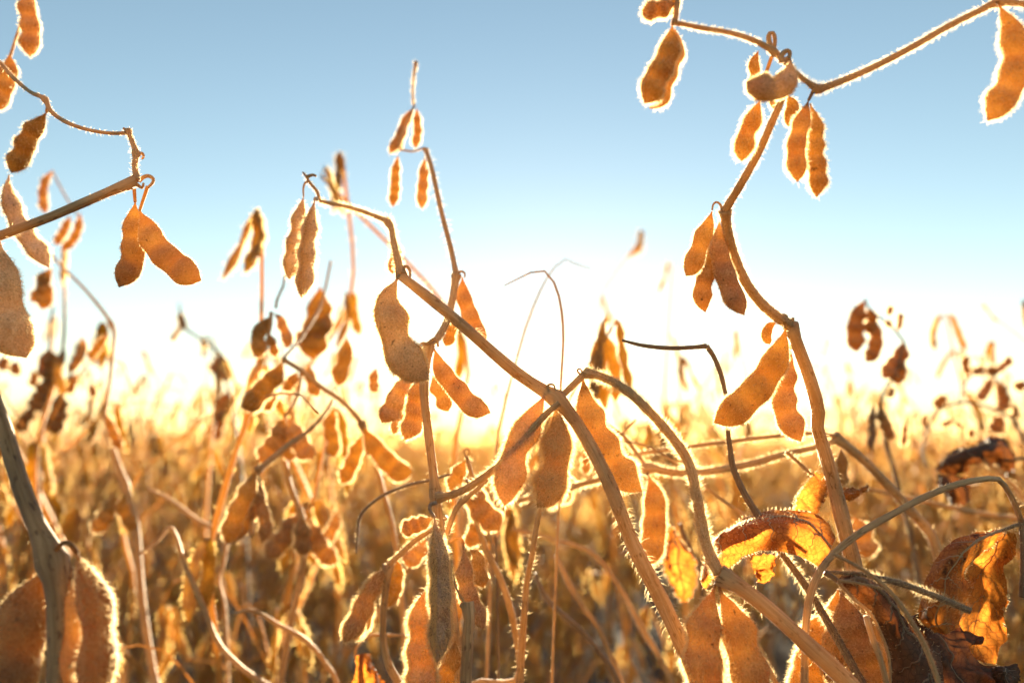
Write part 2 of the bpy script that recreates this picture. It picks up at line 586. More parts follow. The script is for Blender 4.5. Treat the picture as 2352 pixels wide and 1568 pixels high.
m, t, N, L = new_mat("soil")
pr = N('ShaderNodeBsdfPrincipled', i_Roughness=.95)
tc = N('ShaderNodeTexCoord')
s1 = N('ShaderNodeTexNoise', i_Scale=9, i_Detail=8, i_Roughness=.7)
L(tc.outputs['Object'], s1.inputs['Vector'])
L(ramp(N, s1.outputs[0], L, [(.3, (.035, .019, .008)), (.55, (.06, .032, .013)), (.72, (.16, .09, .032))]), pr.inputs['Base Color'])
bp = N('ShaderNodeBump', i_Strength=.8, i_Distance=.03)
L(s1.outputs[0], bp.inputs['Height'])
L(bp.outputs[0], pr.inputs['Normal'])
o = N('ShaderNodeOutputMaterial')
L(pr.outputs[0], o.inputs[0])
M_SOIL = m
POD_M = [M_POD, M_HAIR]
PODG_M = [M_PODG, M_HAIR]
PODK_M = [M_PODK, M_HAIR]
PODT_M = [M_PODT, M_HAIR]
STEM_M = [M_STEM, M_HAIR]
STEMD_M = [M_STEMD, M_HAIR]


# ------------------------------------------------------------------ objects
def link(name, data, parent=None):
    ob = bpy.data.objects.new(name, data)
    sc.collection.objects.link(ob)
    if parent is not None:
        ob.parent = parent
    return ob


def thing(name, label, cat, loc, group=None):
    ob = link(name, None)
    ob.location = tuple(loc)
    ob.empty_display_size = .02
    ob['label'] = label
    ob['category'] = cat
    if group:
        ob['group'] = group
    return ob


def part(name, mb, mats, root):
    o_ = np.array(root.location)
    return link(name, mb.mesh(name, mats, o_), root)


def up3(pts, d):
    """traced points (x, y[, depth]) to 3-D; d a number or a (from, to) pair"""
    k = len(pts)
    ds = np.linspace(d[0], d[1], k) if isinstance(d, (tuple, list)) else np.full(k, d)
    return np.array([P(p[0], p[1], p[2] if len(p) > 2 else ds[i]) for i, p in enumerate(pts)])


def stem(root, pts, d, w, name="stem", mats=None, hair=0, hl=16, ridge=.07, sides=10, ground=False, nodes=(), hooks=(), lead=None):
    """a stalk through traced points, w the traced width (one or two numbers or one per point)"""
    c3 = up3(pts, d)
    dep = np.array([np.dot(c - CAM, (0, CR, SR)) for c in c3])
    ww = np.array(w, float) if isinstance(w, (list, tuple)) and len(w) == len(pts) else np.linspace(*(w if isinstance(w, (list, tuple)) else (w, w)), len(pts))
    rad = ww / 2 * .84 * dep / FPX
    if lead is not None:
        l3 = np.array([P(*q) for q in lead])
        c3 = np.vstack([l3, c3]); rad = np.concatenate([np.full(len(l3), rad[0]), rad])
    if ground:
        ext = []
        p, v = c3[0], c3[0] - c3[1]
        L_ = min(max(np.linalg.norm(v), .015), .05)
        v = nrm(v)
        while p[2] > 0 and len(ext) < 30:
            v = nrm(v * .72 + np.array((0, .06, -1)) * .28)
            p = p + v * L_
            L_ *= 1.3
            ext.append(p)
        c3 = np.vstack([ext[::-1], c3])
        rad = np.concatenate([rad[0] * (1 + .02 * np.arange(len(ext), 0, -1)), rad])
    n = max(24, int(len(c3) * 9))
    q = spline(np.hstack([c3, rad[:, None]]), n)
    c, r = q[:, :3], q[:, 3]
    # gentle growth irregularity
    k = np.arange(n)
    r = r * (1 + .05 * np.sin(k * 1.3 + c3[0][0] * 40) * np.sin(k * .47))
    for nd in nodes:
        p = P(*nd[:2], dep[min(len(dep) - 1, 0)] if len(nd) < 3 else nd[2])
        # swelling at the node nearest to this traced point
        scr = np.array([proj(a) for a in c])
        dd = np.hypot(scr[:, 0] - nd[0], scr[:, 1] - nd[1])
        j = int(np.argmin(dd))
        s_ = np.linalg.norm(c - c[j], axis=1)
        r = r * (1 + .5 * np.exp(-(s_ / (r[j] * 1.7)) ** 2))
    mb = MB()
    fr = tube(mb, c, r, sides=sides, ridge=ridge, wob=.015)
    for hk in hooks:
        h3 = spline(up3(hk[0], hk[1]), 14)
        rr = np.linspace(hk[2], hk[2] * .55, 14) / 2 * hk[1] / FPX if not isinstance(hk[1], tuple) else np.linspace(hk[2], hk[2] * .55, 14) / 2 * hk[1][0] / FPX
        tube(mb, h3, rr, sides=6)
    if hair:
        dm = float(dep.mean())
        tube_hair(mb, c, fr, hair * 2, hl * .85 * dm / FPX, .28 * dm / FPX)
    return part(name, mb, mats or STEM_M, root)


def proj(p):
    v = np.asarray(p) - CAM
    z = v[1] * CR + v[2] * SR
    y = -v[1] * SR + v[2] * CR
    return W_ / 2 + v[0] / z * FPX, H_ / 2 - y / z * FPX


def pod(root, pts, d, w, n=3, roll=0, hair=900, hl=15, mats=None, ped=None, bump=.12, thick=.6, pw=9, rings=36, sides=16, label=None, hw=.33, loose=.25):
    c3 = spline(up3(pts, d), rings)
    dep = float(np.mean([np.dot(c - CAM, (0, CR, SR)) for c in c3]))
    T = nrm(np.gradient(c3, axis=0))
    V = nrm(c3 - CAM)
    B = nrm(np.cross(T, V))
    N_ = np.cross(B, T)
    a = R(roll)
    B2 = B * math.cos(a) + N_ * math.sin(a)
    N2 = -B * math.sin(a) + N_ * math.cos(a)
    mb = MB()
    pod_geo(mb, c3, w / 2 * dep / FPX, B2, N2, nseeds=n, thick=thick, sides=sides, bump=bump, seeds=mats is not PODG_M, hair=int(hair * 1.3), hl=hl * .74 * dep / FPX, hw=hw * dep / FPX, lop=loose)
    if ped:
        pc = spline(up3(list(ped) + [pts[0]], (d if not isinstance(d, (tuple, list)) else d[0])), 16)
        tube(mb, pc, np.linspace(pw, pw * .8, 16) / 2 * dep / FPX, sides=7)
    ob = part("pod", mb, mats or POD_M, root)
    if label:
        ob['label'] = label
    return ob


def leaf(root, rows, mats, res=(46, 34), amp=.0016, freq=140, seed=0, rib=None, ribw=7, hair=0, hl=14, ragged=.06, name="leaf", label=None, veins=True, hole=0.0):
    """a crumpled dry leaf over a net of traced rows [(x, y, depth), ...]"""
    g = np.array([[P(*p) for p in row] for row in rows])
    g = np.array([spline(r_, res[1]) for r_ in g])
    g = np.array([spline(g[:, j], res[0]) for j in range(res[1])]).transpose(1, 0, 2)
    du = np.gradient(g, axis=0)
    dv = np.gradient(g, axis=1)
    nn = nrm(np.cross(du, dv))
    A = np.zeros(g.shape[:2])
    E = np.zeros(g.shape[:2])
    for i in range(res[0]):
        for j in range(res[1]):
            q = g[i, j] * freq
            A[i, j] = noise.noise(Vector((q[0] + seed, q[1], q[2]))) + .5 * noise.noise(Vector((q[0] * 2.3 + seed, q[1] * 2.3, q[2] * 2.3 + 9)))
            q = q * 2.2
            E[i, j] = noise.noise(Vector((q[0] + seed + 31, q[1], q[2]))) * .5 + .5
    # raised side veins pulling the blade into pleats
    jj = np.linspace(-1, 1, res[1])[None]
    ii = np.linspace(0, 1, res[0])[:, None]
    ple = np.sin((ii * 6.5 - np.abs(jj) * 1.6) * 2 * np.pi) * np.abs(jj) ** .5
    g = g + nn * (A * amp + ple * amp * .22)[..., None]
    n0, n1 = res
    idx = np.arange(n0 * n1).reshape(n0, n1)
    f = np.stack([idx[:-1, :-1], idx[:-1, 1:], idx[1:, 1:], idx[1:, :-1]], -1)
    ei = np.minimum(ii[:-1], 1 - ii[:-1]) * 1.0
    ej = (1 - np.abs(jj[:, :-1])) / 2
    border = np.minimum(np.broadcast_to(ei + .03, f.shape[:2]), np.broadcast_to(ej, f.shape[:2]))
    keep = border > ragged * np.clip(E[:-1, :-1] - .42, 0, 1)
    if hole:
        keep &= ~(E[:-1, :-1] > 1 - hole)
    mb = MB()
    uv = np.stack(np.meshgrid(np.linspace(0, 1, n0), np.linspace(0, 1, n1), indexing='ij'), -1).reshape(-1, 2)
    mb.add(g.reshape(-1, 3), [f[keep]], 0, uv)
    if hair:
        hair *= 3
        hl *= .55
        i = RNG.integers(0, n0, hair)
        j = np.where(RNG.random(hair) < .6, RNG.choice((0, 1, n1 - 2, n1 - 1, n1 // 2), hair), RNG.integers(0, n1, hair))
        dm = float(np.mean([p[2] for row in rows for p in row]))
        sgn = RNG.choice((-1, 1), (hair, 1))
        hairs(mb, g[i, j], nn[i, j] * sgn + np.array((0, 0, .5)), nrm(dv[i, j]) * np.sign(j - n1 / 2)[:, None], hl * dm / FPX, .28 * dm / FPX, 1)
    ob = part(name, mb, [mats, M_HAIR], root)
    if label:
        ob['label'] = label
    if rib is not None:
        j = int(rib * (n1 - 1))
        dm = float(np.mean([p[2] for row in rows for p in row]))
        c = g[:, j] - nn[:, j] * .0002
        mr = MB()
        tube(mr, c, np.linspace(ribw, ribw * .35, n0) / 2 * dm / FPX, sides=7)
        if veins:
            for k in range(4, n0 - 6, 7):
                for s in (-1, 1):
                    js = j + s * np.arange(0, (n1 // 2) - 3)
                    js = js[(js >= 0) & (js < n1)]
                    if len(js) < 4:
                        continue
                    iz = np.clip(k + (np.abs(js - j) * .35).astype(int), 0, n0 - 1)
                    tube(mr, g[iz, js], np.linspace(ribw * .45, ribw * .15, len(js)) / 2 * dm / FPX, sides=5)
        o2 = link("midrib", mr.mesh("midrib", STEMD_M if mats is M_LEAFD else STEM_M, np.array(root.location)), ob)
    return ob


# ------------------------------------------------------------------ ground
mb = MB()
g = []
xs = np.concatenate([-np.geomspace(900, .3, 60), [0], np.geomspace(.3, 900, 60)])
X, Y = np.meshgrid(xs, xs, indexing='ij')
Z = np.array([[0.035 * noise.noise(Vector((x * 1.7, y * 1.7, 0))) + .02 * noise.noise(Vector((x * 6, y * 6, 3))) for y in xs] for x in xs]) - .03
idx = np.arange(X.size).reshape(X.shape)
f = np.stack([idx[:-1, :-1], idx[1:, :-1], idx[1:, 1:], idx[:-1, 1:]], -1).reshape(-1, 4)
mb.add(np.stack([X, Y, Z], -1).reshape(-1, 3), [f])
gr = link("ground", mb.mesh("ground", [M_SOIL]))
gr['kind'] = 'structure'

# ------------------------------------------------------------------ foreground plants
CAT = "soybean plant"
NEAR = "soybean plants close to the lens"


def base(pt, d):
    p = P(pt[0], pt[1], d)
    return (p[0], p[1] + .02, 0)


# --- plant A : from lower right of centre up to the sun, then off to the upper left
A = thing("soybean_plant", "hairy tan soybean plant whose stalk crosses the sun, leaning up left to two fuzzy pods", CAT, base((1605, 1568), .275), NEAR)
A_pts = [(1612, 1600), (1545, 1430), (1455, 1250), (1400, 1110), (1340, 995), (1290, 925), (1262, 905), (1180, 850), (1060, 745), (985, 683), (922, 634)]
stem(A, A_pts, (.272, .30), [47, 43, 40, 38, 37, 36, 35, 33, 31, 29, 26], ground=True, hair=3400, hl=24, sides=12, nodes=[(1280, 918)],
     hooks=[([(1262, 903), (1258, 885), (1272, 884), (1276, 903)], .286, 7)])
stem(A, [(922, 634), (912, 590), (904, 555), (893, 513), (850, 492), (800, 476), (735, 462)], (.30, .33), [24, 21, 18, 15, 12, 11, 10], name="branch", hair=900, hl=14, nodes=[(922, 634), (893, 513)],
     hooks=[(a2((955, 1235), (952, 1205), (968, 1200), (985, 1225), (985, 1270)), .30, 10), (a2((862, 965), (862, 945), (876, 945), (880, 975)), .32, 6)])
stem(A, [(735, 462), (728, 440), (712, 420), (703, 405), (695, 395)], .33, [9, 9, 8, 7, 4], name="branch", hair=60, hl=10,
     hooks=[(a2((440, 725), (470, 715), (490, 722)), .33, 9), (a2((445, 750), (428, 760), (420, 790), (422, 830)), .33, 6)])
pod(A, [(912, 640), (893, 690), (902, 760), (930, 822), (984, 872)], (.292, .285), 76, n=2, hair=3400, hl=17, mats=PODG_M, bump=.15, ped=[(918, 630)], label="grey tan downy pod against the white sky")
pod(A, b3((600, 612), (545, 720), (480, 850), (400, 1000), (365, 1170), (328, 1362)), (.287, .281), 63, n=2, hair=3200, hl=22, mats=PODT_M, bump=.15, ped=[(1258, 900)])
pod(A, b3((672, 700), (690, 880), (680, 1010), (662, 1130), (628, 1260), (550, 1372)), (.285, .278), 68, n=2, hair=3400, hl=23, mats=PODT_M, bump=.15, ped=[(1274, 915)])
pod(A, a2((421, 830), (405, 930), (385, 1050), (355, 1190), (345, 1270)), .335, 42, n=3, roll=30, bump=.09, hair=1500, hl=14, mats=PODG_M)
pod(A, a2((480, 850), (462, 950), (445, 1080), (432, 1220), (412, 1370)), .325, 50, n=3, roll=62, bump=.09, hair=2000, hl=16, mats=PODG_M, thick=.8, ped=a2((500, 850), (485, 838)), label="grey downy pod with a dark seam")
pod(A, a2((905, 1060), (915, 1110), (900, 1180), (890, 1240)), .34, 24, n=2, hair=500, hl=11)

# --- plant E : arch from lower right up to the node right of the sun
E_ = thing("soybean_plant", "soybean plant bent in a tall arch right of the sun, pod pair low down", CAT, base((1948, 1568), .262), NEAR)
stem(E_, [(1965, 1585), (1850, 1475), (1760, 1393), (1690, 1340), (1652, 1318)], (.255, .262), [50, 47, 43, 42, 40], ground=True, hair=900, hl=15, nodes=[(1652, 1325)])
stem(E_, [(1652, 1318), (1622, 1250), (1602, 1150), (1580, 1060), (1528, 985), (1450, 905), (1390, 868), (1345, 856)], (.262, .292), [34, 31, 29, 28, 26, 25, 23, 22], name="branch", hair=2600, hl=18,
     nodes=[(1345, 856)], hooks=[(b3((862, 480), (835, 470), (820, 450), (832, 436), (848, 448), (850, 470)), .291, 6), (b3((870, 470), (885, 455), (885, 445)), .291, 8)])
stem(E_, [(1345, 856), (1310, 890), (1284, 916)], (.292, .288), [20, 19, 18], name="branch", hair=150, hl=10)
pod(E_, b3((855, 500), (890, 690), (945, 850), (1030, 1010), (1110, 1130), (1256, 1268)), (.292, .286), 66, n=3, hair=3200, hl=20, mats=PODT_M, bump=.15, ped=[(1340, 860)], label="downy pod with a dark bruise near its tip")
pod(E_, [(1640, 1350), (1618, 1420), (1612, 1500), (1622, 1590), (1650, 1670)], (.262, .25), 92, n=3, roll=-25, hair=2600, hl=24, ped=[(1648, 1330)])
pod(E_, [(1652, 1352), (1685, 1430), (1712, 1520), (1742, 1620), (1790, 1700)], (.262, .25), 94, n=3, roll=25, hair=2600, hl=20, ped=[(1655, 1330)])

# --- plant B : upright stalk left of the sun
B_ = thing("soybean_plant", "upright soybean plant left of the sun with a crooked top and hanging pod clusters", CAT, base((1065, 1568), .30), NEAR)
stem(B_, [(1058, 1600), (1048, 1480), (1028, 1320), (1004, 1160), (992, 1060), (980, 960), (974, 880), (985, 792)], (.30, .315), [30, 29, 27, 25, 25, 25, 26, 26], ground=True, hair=700, hl=12, nodes=[(1002, 1145), (982, 792)],
     hooks=[(b2((1385, 270), (1345, 262), (1325, 275), (1330, 300)), .312, 7), (b2((1400, 250), (1420, 235), (1440, 250), (1448, 290)), .312, 9)])
stem(B_, [(985, 792), (1008, 772), (1032, 720), (1048, 632)], (.315, .345), [20, 20, 20, 20], name="branch", hair=150, nodes=[(1048, 632)],
     hooks=[(a2((1238, 1240), (1255, 1225), (1275, 1235), (1275, 1260)), .345, 7)])
stem(B_, [(1048, 632), (1035, 570), (1012, 480), (992, 390), (978, 345)], (.345, .40), [16, 14, 13, 13, 12], name="branch", hair=100, nodes=[(978, 345)])
stem(B_, a2((1065, 570), (1040, 580), (1000, 590), (960, 585), (930, 575), (935, 520), (960, 450), (1010, 345)), .41, 6, name="branch")
stem(B_, a2((1005, 345), (1000, 280), (1005, 200), (1018, 115)), .42, [7, 6, 7, 11], name="petiole", hair=120, hl=8)
stem(B_, b5((1345, 185), (1420, 175), (1560, 120), (1700, 30), (1760, -20)) + [(1150, 1064), (1205, 1003), (1252, 952), (1284, 925)], (.288, .281), [22, 21, 20, 19, 18, 19, 19, 18, 15], name="branch", hair=500, hl=15, nodes=[(1002, 1143)])
stem(B_, b5((1420, 460), (1480, 290), (1550, 200), (1640, 130), (1760, 10)), .31, [16, 15, 15, 14, 12], name="branch", hair=200, hl=12, nodes=[b5((1550, 205))[0]])
pod(B_, b5((1325, 330), (1365, 620), (1378, 900), (1372, 1150), (1345, 1418)), (.283, .272), 56, n=3, roll=40, hair=4200, hl=21, mats=PODG_M, thick=.75, bump=.07, pw=10, ped=b5((1345, 225), (1300, 240), (1295, 280)), label="long downy pod with a dark seam on its left")
pod(B_, b5((1270, 860), (1225, 1050), (1235, 1300), (1250, 1500), (1230, 1720)), (.284, .272), 66, n=3, hair=3400, hl=22, bump=.09)
pod(B_, b5((1480, 1250), (1450, 1400), (1400, 1520), (1370, 1640)), .295, 44, n=2, hair=1400, hl=16)
pod(B_, b5((1545, 570), (1560, 800), (1620, 1000), (1690, 1165)), .315, 42, n=3, hair=1100, hl=14, ped=b5((1440, 520), (1480, 490), (1525, 495), (1540, 535)))
pod(B_, b5((1590, 570), (1650, 640), (1660, 740), (1690, 860)), .325, 34, n=2, hair=500, hl=12, label="pod with a dark round scar")
pod(B_, b2((1420, 300), (1475, 440), (1580, 580), (1680, 680), (1802, 735)), (.315, .30), 47, n=3, hair=1000, hl=9, bump=.07, ped=[(988, 795)])
pod(B_, b2((1410, 480), (1450, 580), (1480, 650), (1515, 725)), .325, 36, n=2, hair=400, hl=9)
pod(B_, b2((1290, 470), (1190, 600), (1130, 700), (1065, 802)), .325, 44, n=3, hair=800, hl=10)
pod(B_, b2((1340, 470), (1310, 620), (1280, 770), (1225, 918)), .318, 46, n=3, hair=1300, hl=14)
pod(B_, b2((1260, 600), (1220, 720), (1170, 800), (1145, 880)), .34, 26, n=3, hair=600, hl=12)
pod(B_, a2((1262, 1255), (1275, 1370), (1320, 1500), (1385, 1610)), .345, 40, n=3, hair=500, hl=9, bump=.07)
pod(B_, b2((1520, 100), (1540, 170), (1525, 230), (1497, 285)), .34, 26, n=2, hair=300, hl=9)
pod(B_, a2((1065, 620), (1058, 700), (1052, 800), (1048, 895)), .40, 24, n=3, hair=500, hl=9)
pod(B_, a2((922, 610), (910, 700), (902, 800), (895, 885)), .41, 22, n=4, hair=500, hl=9)
pod(B_, a2((1008, 350), (965, 430), (920, 530), (878, 605)), .42, 22, n=3, hair=400, hl=9)
pod(B_, a2((1020, 360), (1025, 440), (1022, 510), (1015, 575)), .42, 19, n=3, hair=400, hl=9)
pod(B_, a2((960, 440), (945, 500), (930, 560), (905, 600)), .425, 13, n=2, hair=200, hl=9)

# --- broken stub just right of plant B's pods
S = thing("broken_stalk", "snapped off grey brown stalk stump beside the long seamed pod at bottom centre", "plant stalk", base((1070, 1568), .275))
stem(S, b5((1560, 1640), (1565, 1500), (1578, 1250), (1588, 1060), (1572, 965)), (.275, .28), [34, 34, 33, 33, 40], ground=True, hair=450, hl=14, ridge=.12, hooks=[(b5((1590, 990), (1615, 1010), (1630, 1040)), .28, 12), (b5((1545, 980), (1530, 1000), (1520, 985)), .28, 10), (b5((1560, 985), (1490, 860), (1470, 760)), .281, 6)])

# --- plant C : tall one on the right
C_ = thing("soybean_plant", "tall soybean plant on the right curving up to a top fork against blue sky", CAT, base((2031, 1568), .33), NEAR)
stem(C_, b7((1155, 1640), (1060, 1250), (985, 960), (905, 640), (820, 300), (735, 10)) + a4((1440, 1290), (1380, 1080), (1310, 890), (1275, 790)), (.315, .295), [56, 52, 48, 42, 38, 36, 36, 35, 34, 32], ground=True, hair=2800, hl=15, sides=12, nodes=[(1808, 748)],
     hooks=[(a4((1235, 790), (1215, 760), (1225, 730), (1250, 735), (1255, 770)), .293, 8), (a4((1270, 790), (1285, 770), (1290, 745)), .293, 11), (a4((1245, 780), (1262, 760), (1275, 770)), .293, 9)])
stem(C_, a4((1275, 790), (1200, 745), (1100, 660), (1010, 540), (940, 380), (900, 230), (885, 110)), (.295, .275), [30, 29, 29, 28, 27, 26, 25], name="branch", hair=1400, hl=12, nodes=[a4((885, 105))[0]],
     hooks=[(a4((870, 140), (860, 80), (835, 60), (815, 75), (808, 110)), .275, 7)])
stem(C_, a4((885, 110), (940, 20)) + a3((690, 1080), (790, 900), (870, 720), (930, 580), (970, 440), (960, 340)), (.275, .25), [23, 22, 22, 21, 20, 19, 19, 19], name="branch", hair=500, hl=12, nodes=[a3((965, 400))[0]])
stem(C_, a3((960, 380), (860, 290), (740, 230), (600, 190), (450, 165), (280, 130)), (.25, .245), [17, 16, 15, 14, 14, 13], name="branch", hair=500, hl=9, nodes=[a3((880, 300))[0], a3((280, 130))[0]],
     hooks=[(a3((870, 300), (852, 240), (855, 200), (880, 200), (888, 250), (880, 300)), .25, 14), (a3((930, 370), (925, 330), (955, 300), (975, 310), (970, 350)), .247, 15)])
stem(C_, a3((300, 130), (310, 60), (318, -20), (330, -120)), .245, [15, 14, 13, 10], name="branch", hair=60, hl=9)
stem(C_, a3((970, 400), (1060, 470), (1125, 515), (1150, 525), (1300, 470), (1480, 390), (1700, 275), (1900, 160), (2080, 70), (2200, 18), (2380, 30), (2600, 80)), (.25, .245), [14, 14, 16, 19, 18, 17, 17, 17, 17, 18, 17, 15], name="branch", hair=1500, hl=13, nodes=[a3((1140, 525))[0], a3((2200, 18))[0]],
     hooks=[(a3((1125, 520), (1112, 500), (1115, 540)), .25, 8)])
pod(C_, a4((1245, 810), (1210, 940), (1155, 1070), (1065, 1185), (960, 1290), (818, 1370)), (.29, .28), 68, n=3, hair=2400, hl=14, bump=.07, ped=a4((1240, 770)))
pod(C_, a4((1275, 930), (1240, 1130), (1240, 1250), (1280, 1370), (1335, 1482)), (.30, .295), 55, n=3, hair=1500, hl=13, bump=.11, ped=a4((1262, 800)))
pod(C_, a4((1190, 770), (1150, 800), (1130, 850), (1150, 905)), .30, 22, n=1, hair=250, hl=9, ped=a4((1230, 752)), label="small shrivelled curled pod")
pod(C_, a4((808, 115), (770, 240), (725, 340), (690, 430), (653, 500)), (.275, .265), 42, n=2, hair=1100, hl=10, bump=.10)
pod(C_, a4((825, 210), (800, 350), (765, 500), (745, 620), (768, 715)), (.285, .28), 41, n=3, hair=900, hl=10)
pod(C_, a4((850, 170), (855, 330), (880, 480), (930, 620), (1000, 732)), (.282, .275), 48, n=3, hair=1200, hl=9, bump=.06)
pod(C_, a3((975, 360), (965, 440), (900, 520), (800, 520), (718, 485)), (.24, .235), 54, n=2, hair=1600, hl=12, mats=PODG_M, bump=.12, label="grey curled pod at the top fork")
pod(C_, a3((800, 590), (760, 690), (720, 800), (690, 950)), (.252, .25), 40, n=2, hair=1500, hl=17, ped=a3((870, 330), (830, 450)))
pod(C_, a3((790, 300), (765, 380), (765, 460), (740, 560)), .258, 26, n=2, hair=600, hl=12)
pod(C_, a3((1085, 590), (1045, 720), (1015, 870), (1020, 1072)), (.25, .245), 42, n=3, hair=1500, hl=15, ped=a3((1118, 525)), bump=.08)
pod(C_, a3((1095, 610), (1125, 740), (1125, 900), (1140, 1020), (1132, 1162)), (.252, .248), 40, n=4, hair=1500, hl=15, bump=.12)
pod(C_, a3((960, 560), (985, 620), (985, 690), (965, 745)), .265, 30, n=1, hair=500, hl=12)
pod(C_, a3((890, 540), (890, 600), (880, 640)), .265, 22, n=1, hair=300, hl=12)
pod(C_, a3((285, 150), (270, 260), (230, 400), (170, 520), (120, 610)), (.245, .238), 54, n=3, hair=1800, hl=16, bump=.08)
pod(C_, a3((300, 170), (310, 270), (270, 420), (220, 560), (150, 640)), (.25, .245), 42, n=3, hair=1200, hl=16)
pod(C_, a3((300, 20), (240, 45), (180, 70), (105, 62)), .245, 40, n=2, hair=1100, hl=15)
pod(C_, a3((290, -60), (275, 20), (260, 90)), .25, 36, n=1, hair=600, hl=15)
pod(C_, a3((2205, 30), (2260, 160), (2300, 290), (2290, 430), (2235, 580), (2138, 712)), (.243, .235), 62, n=3, hair=2600, hl=17, bump=.09, ped=a3((2195, 10)), label="long dark pod hanging at the right edge")

# --- plant D : left edge
D_ = thing("soybean_plant", "soybean plant reaching in from the left edge with two smooth orange pods at its node", CAT, base((-260, 1500), .30), NEAR)
stem(D_, a1((-60, 1480), (20, 1430), (200, 1375), (400, 1290), (600, 1205), (760, 1135), (835, 1110)), (.262, .275), [28, 28, 27, 26, 26, 25, 25], ground=False, lead=[(-345, 4900, .41), (-330, 2900, .36), (-300, 1500, .30), (-180, 900, .27), (-90, 640, .262)], hair=1600, hl=11, nodes=[(325, 418)],
     hooks=[(a1((850, 1110), (880, 1085), (910, 1078), (938, 1095), (935, 1120), (905, 1150)), .278, 11), (a1((840, 1130), (870, 1150), (880, 1120)), .276, 9)])
stem(D_, a1((840, 1105), (825, 1020), (832, 940), (810, 870), (785, 800)), (.275, .285), [17, 16, 15, 14, 13], name="branch", hair=200, hl=9, nodes=[a1((835, 940))[0], a1((780, 800))[0]],
     hooks=[(a1((775, 800), (755, 785)), .285, 9), (a1((845, 945), (870, 940), (880, 960), (868, 975)), .282, 9)])
stem(D_, a1((780, 815), (660, 815), (520, 790), (400, 745), (310, 680), (270, 605), (180, 560), (80, 475), (0, 385), (-120, 280)), (.285, .32), [11, 10, 10, 11, 12, 13, 10, 11, 11, 11], name="branch", hair=200, hl=8, nodes=[a1((272, 610))[0]])
pod(D_, b1((930, -150), (920, -30), (930, 90), (905, 230), (820, 435)), (.285, .28), 52, n=3, hair=900, hl=8, bump=.07, ped=a1((820, 1130)))
pod(D_, b1((960, -90), (1030, 50), (1110, 180), (1210, 300), (1385, 390)), (.282, .275), 62, n=3, hair=1000, hl=7, bump=.07, ped=a1((905, 1140)))
pod(D_, [(0, 560), (4, 640), (8, 700), (28, 760), (60, 822)], (.262, .25), 92, n=2, hair=2600, hl=18, mats=PODG_M, bump=.06, roll=15, ped=[(-10, 540)])
pod(D_, a1((55, 1070), (50, 1160), (85, 1290), (160, 1440), (260, 1570), (300, 1640)), .34, 44, n=3, roll=25, hair=1500, hl=15, mats=PODG_M)
pod(D_, a1((285, 690), (210, 790), (150, 900), (70, 1060)), .33, 44, n=3, hair=900, hl=11, ped=a1((275, 605), (292, 640)))
pod(D_, a1((185, -80), (170, 60), (190, 200), (185, 350)), .36, 40, n=3, hair=900, hl=11)
pod(D_, a1((60, 330), (50, 440), (15, 560), (-20, 680)), .36, 42, n=3, hair=700, hl=11)
stem(D_, a1((60, 360), (90, 260), (140, 100), (160, -60)), .37, 8, name="petiole")

# --- plant F : very near, lower left corner, out of focus
F_ = thing("soybean_plant", "out of focus thick stalk with big furry pods in the bottom left corner", CAT, base((130, 1568), .22), NEAR)
stem(F_, b4((320, 1640), (330, 1400), (325, 1100), (285, 880), (180, 640), (90, 400), (20, 150), (-60, -60)), (.215, .235), [64, 64, 62, 60, 48, 44, 42, 40], ground=True, hair=1200, hl=12, nodes=[b4((300, 870))[0]], sides=14, mats=[M_STEMK, M_HAIR])
pod(F_, b4((250, 930), (170, 1130), (110, 1330), (60, 1560), (50, 1760)), (.225, .215), 120, n=2, bump=.04, hair=2000, hl=15, roll=15, mats=PODK_M)
pod(F_, b4((385, 890), (420, 1080), (420, 1330), (405, 1650)), (.225, .215), 60, n=2, bump=.05, hair=1200, hl=14)
pod(F_, b4((430, 850), (490, 1000), (545, 1200), (550, 1420), (520, 1700)), (.222, .21), 92, n=2, bump=.04, roll=65, hair=3600, hl=20, thick=.85, mats=PODK_M, ped=b4((310, 830), (345, 795), (390, 795), (425, 840)), pw=13)

# --- plant G : bright bent stalk, mid distance left
G_ = thing("soybean_plant", "sunlit pale bent stalk with a sharp elbow, left field behind the corner plant", CAT, base((330, 1568), .56))
stem(G_, [(360, 1580), (350, 1535), (328, 1400), (318, 1290), (310, 1200), (285, 1110), (255, 1020), (240, 955)], (.55, .60), [22, 20, 21, 20, 21, 19, 15, 12], ground=True, nodes=[(287, 1105)])
stem(G_, [(240, 955), (252, 880), (260, 800), (258, 748), (200, 670), (140, 610), (110, 575)], (.60, .62), [11, 10, 10, 11, 9, 8, 8], name="branch", nodes=[(258, 748)])
pod(G_, b4((650, 520), (600, 620), (560, 680), (515, 735)), .55, 36, n=3, hair=300, hl=9)
pod(G_, b4((690, 520), (680, 600), (720, 680), (715, 730)), .55, 30, n=2, hair=300, hl=9)
pod(G_, b1((735, 750), (690, 820), (650, 880), (610, 935)), .6, 20, n=3, hair=200, hl=7)
pod(G_, b1((560, 770), (570, 850), (530, 940), (470, 1020)), .62, 20, n=3, hair=200, hl=7)
pod(G_, b1((720, 1300), (760, 1400), (800, 1480), (830, 1560)), .58, 22, n=3, hair=200, hl=7)
pod(G_, b1((360, 300), (300, 400), (310, 500), (290, 590)), .6, 34, n=3, hair=300, hl=8)
pod(G_, b1((330, 320), (290, 430), (250, 500), (205, 525)), .6, 28, n=2, hair=300, hl=8)
pod(G_, a1((325, 1040), (280, 1110), (265, 1200), (280, 1310)), .6, 20, n=3, hair=200, hl=7)
pod(G_, a1((430, 1320), (400, 1400), (360, 1470), (335, 1500)), .6, 20, n=3, hair=200, hl=7)
pod(G_, a1((490, 1300), (480, 1400), (440, 1480), (375, 1535)), .6, 20, n=3, hair=200, hl=7)
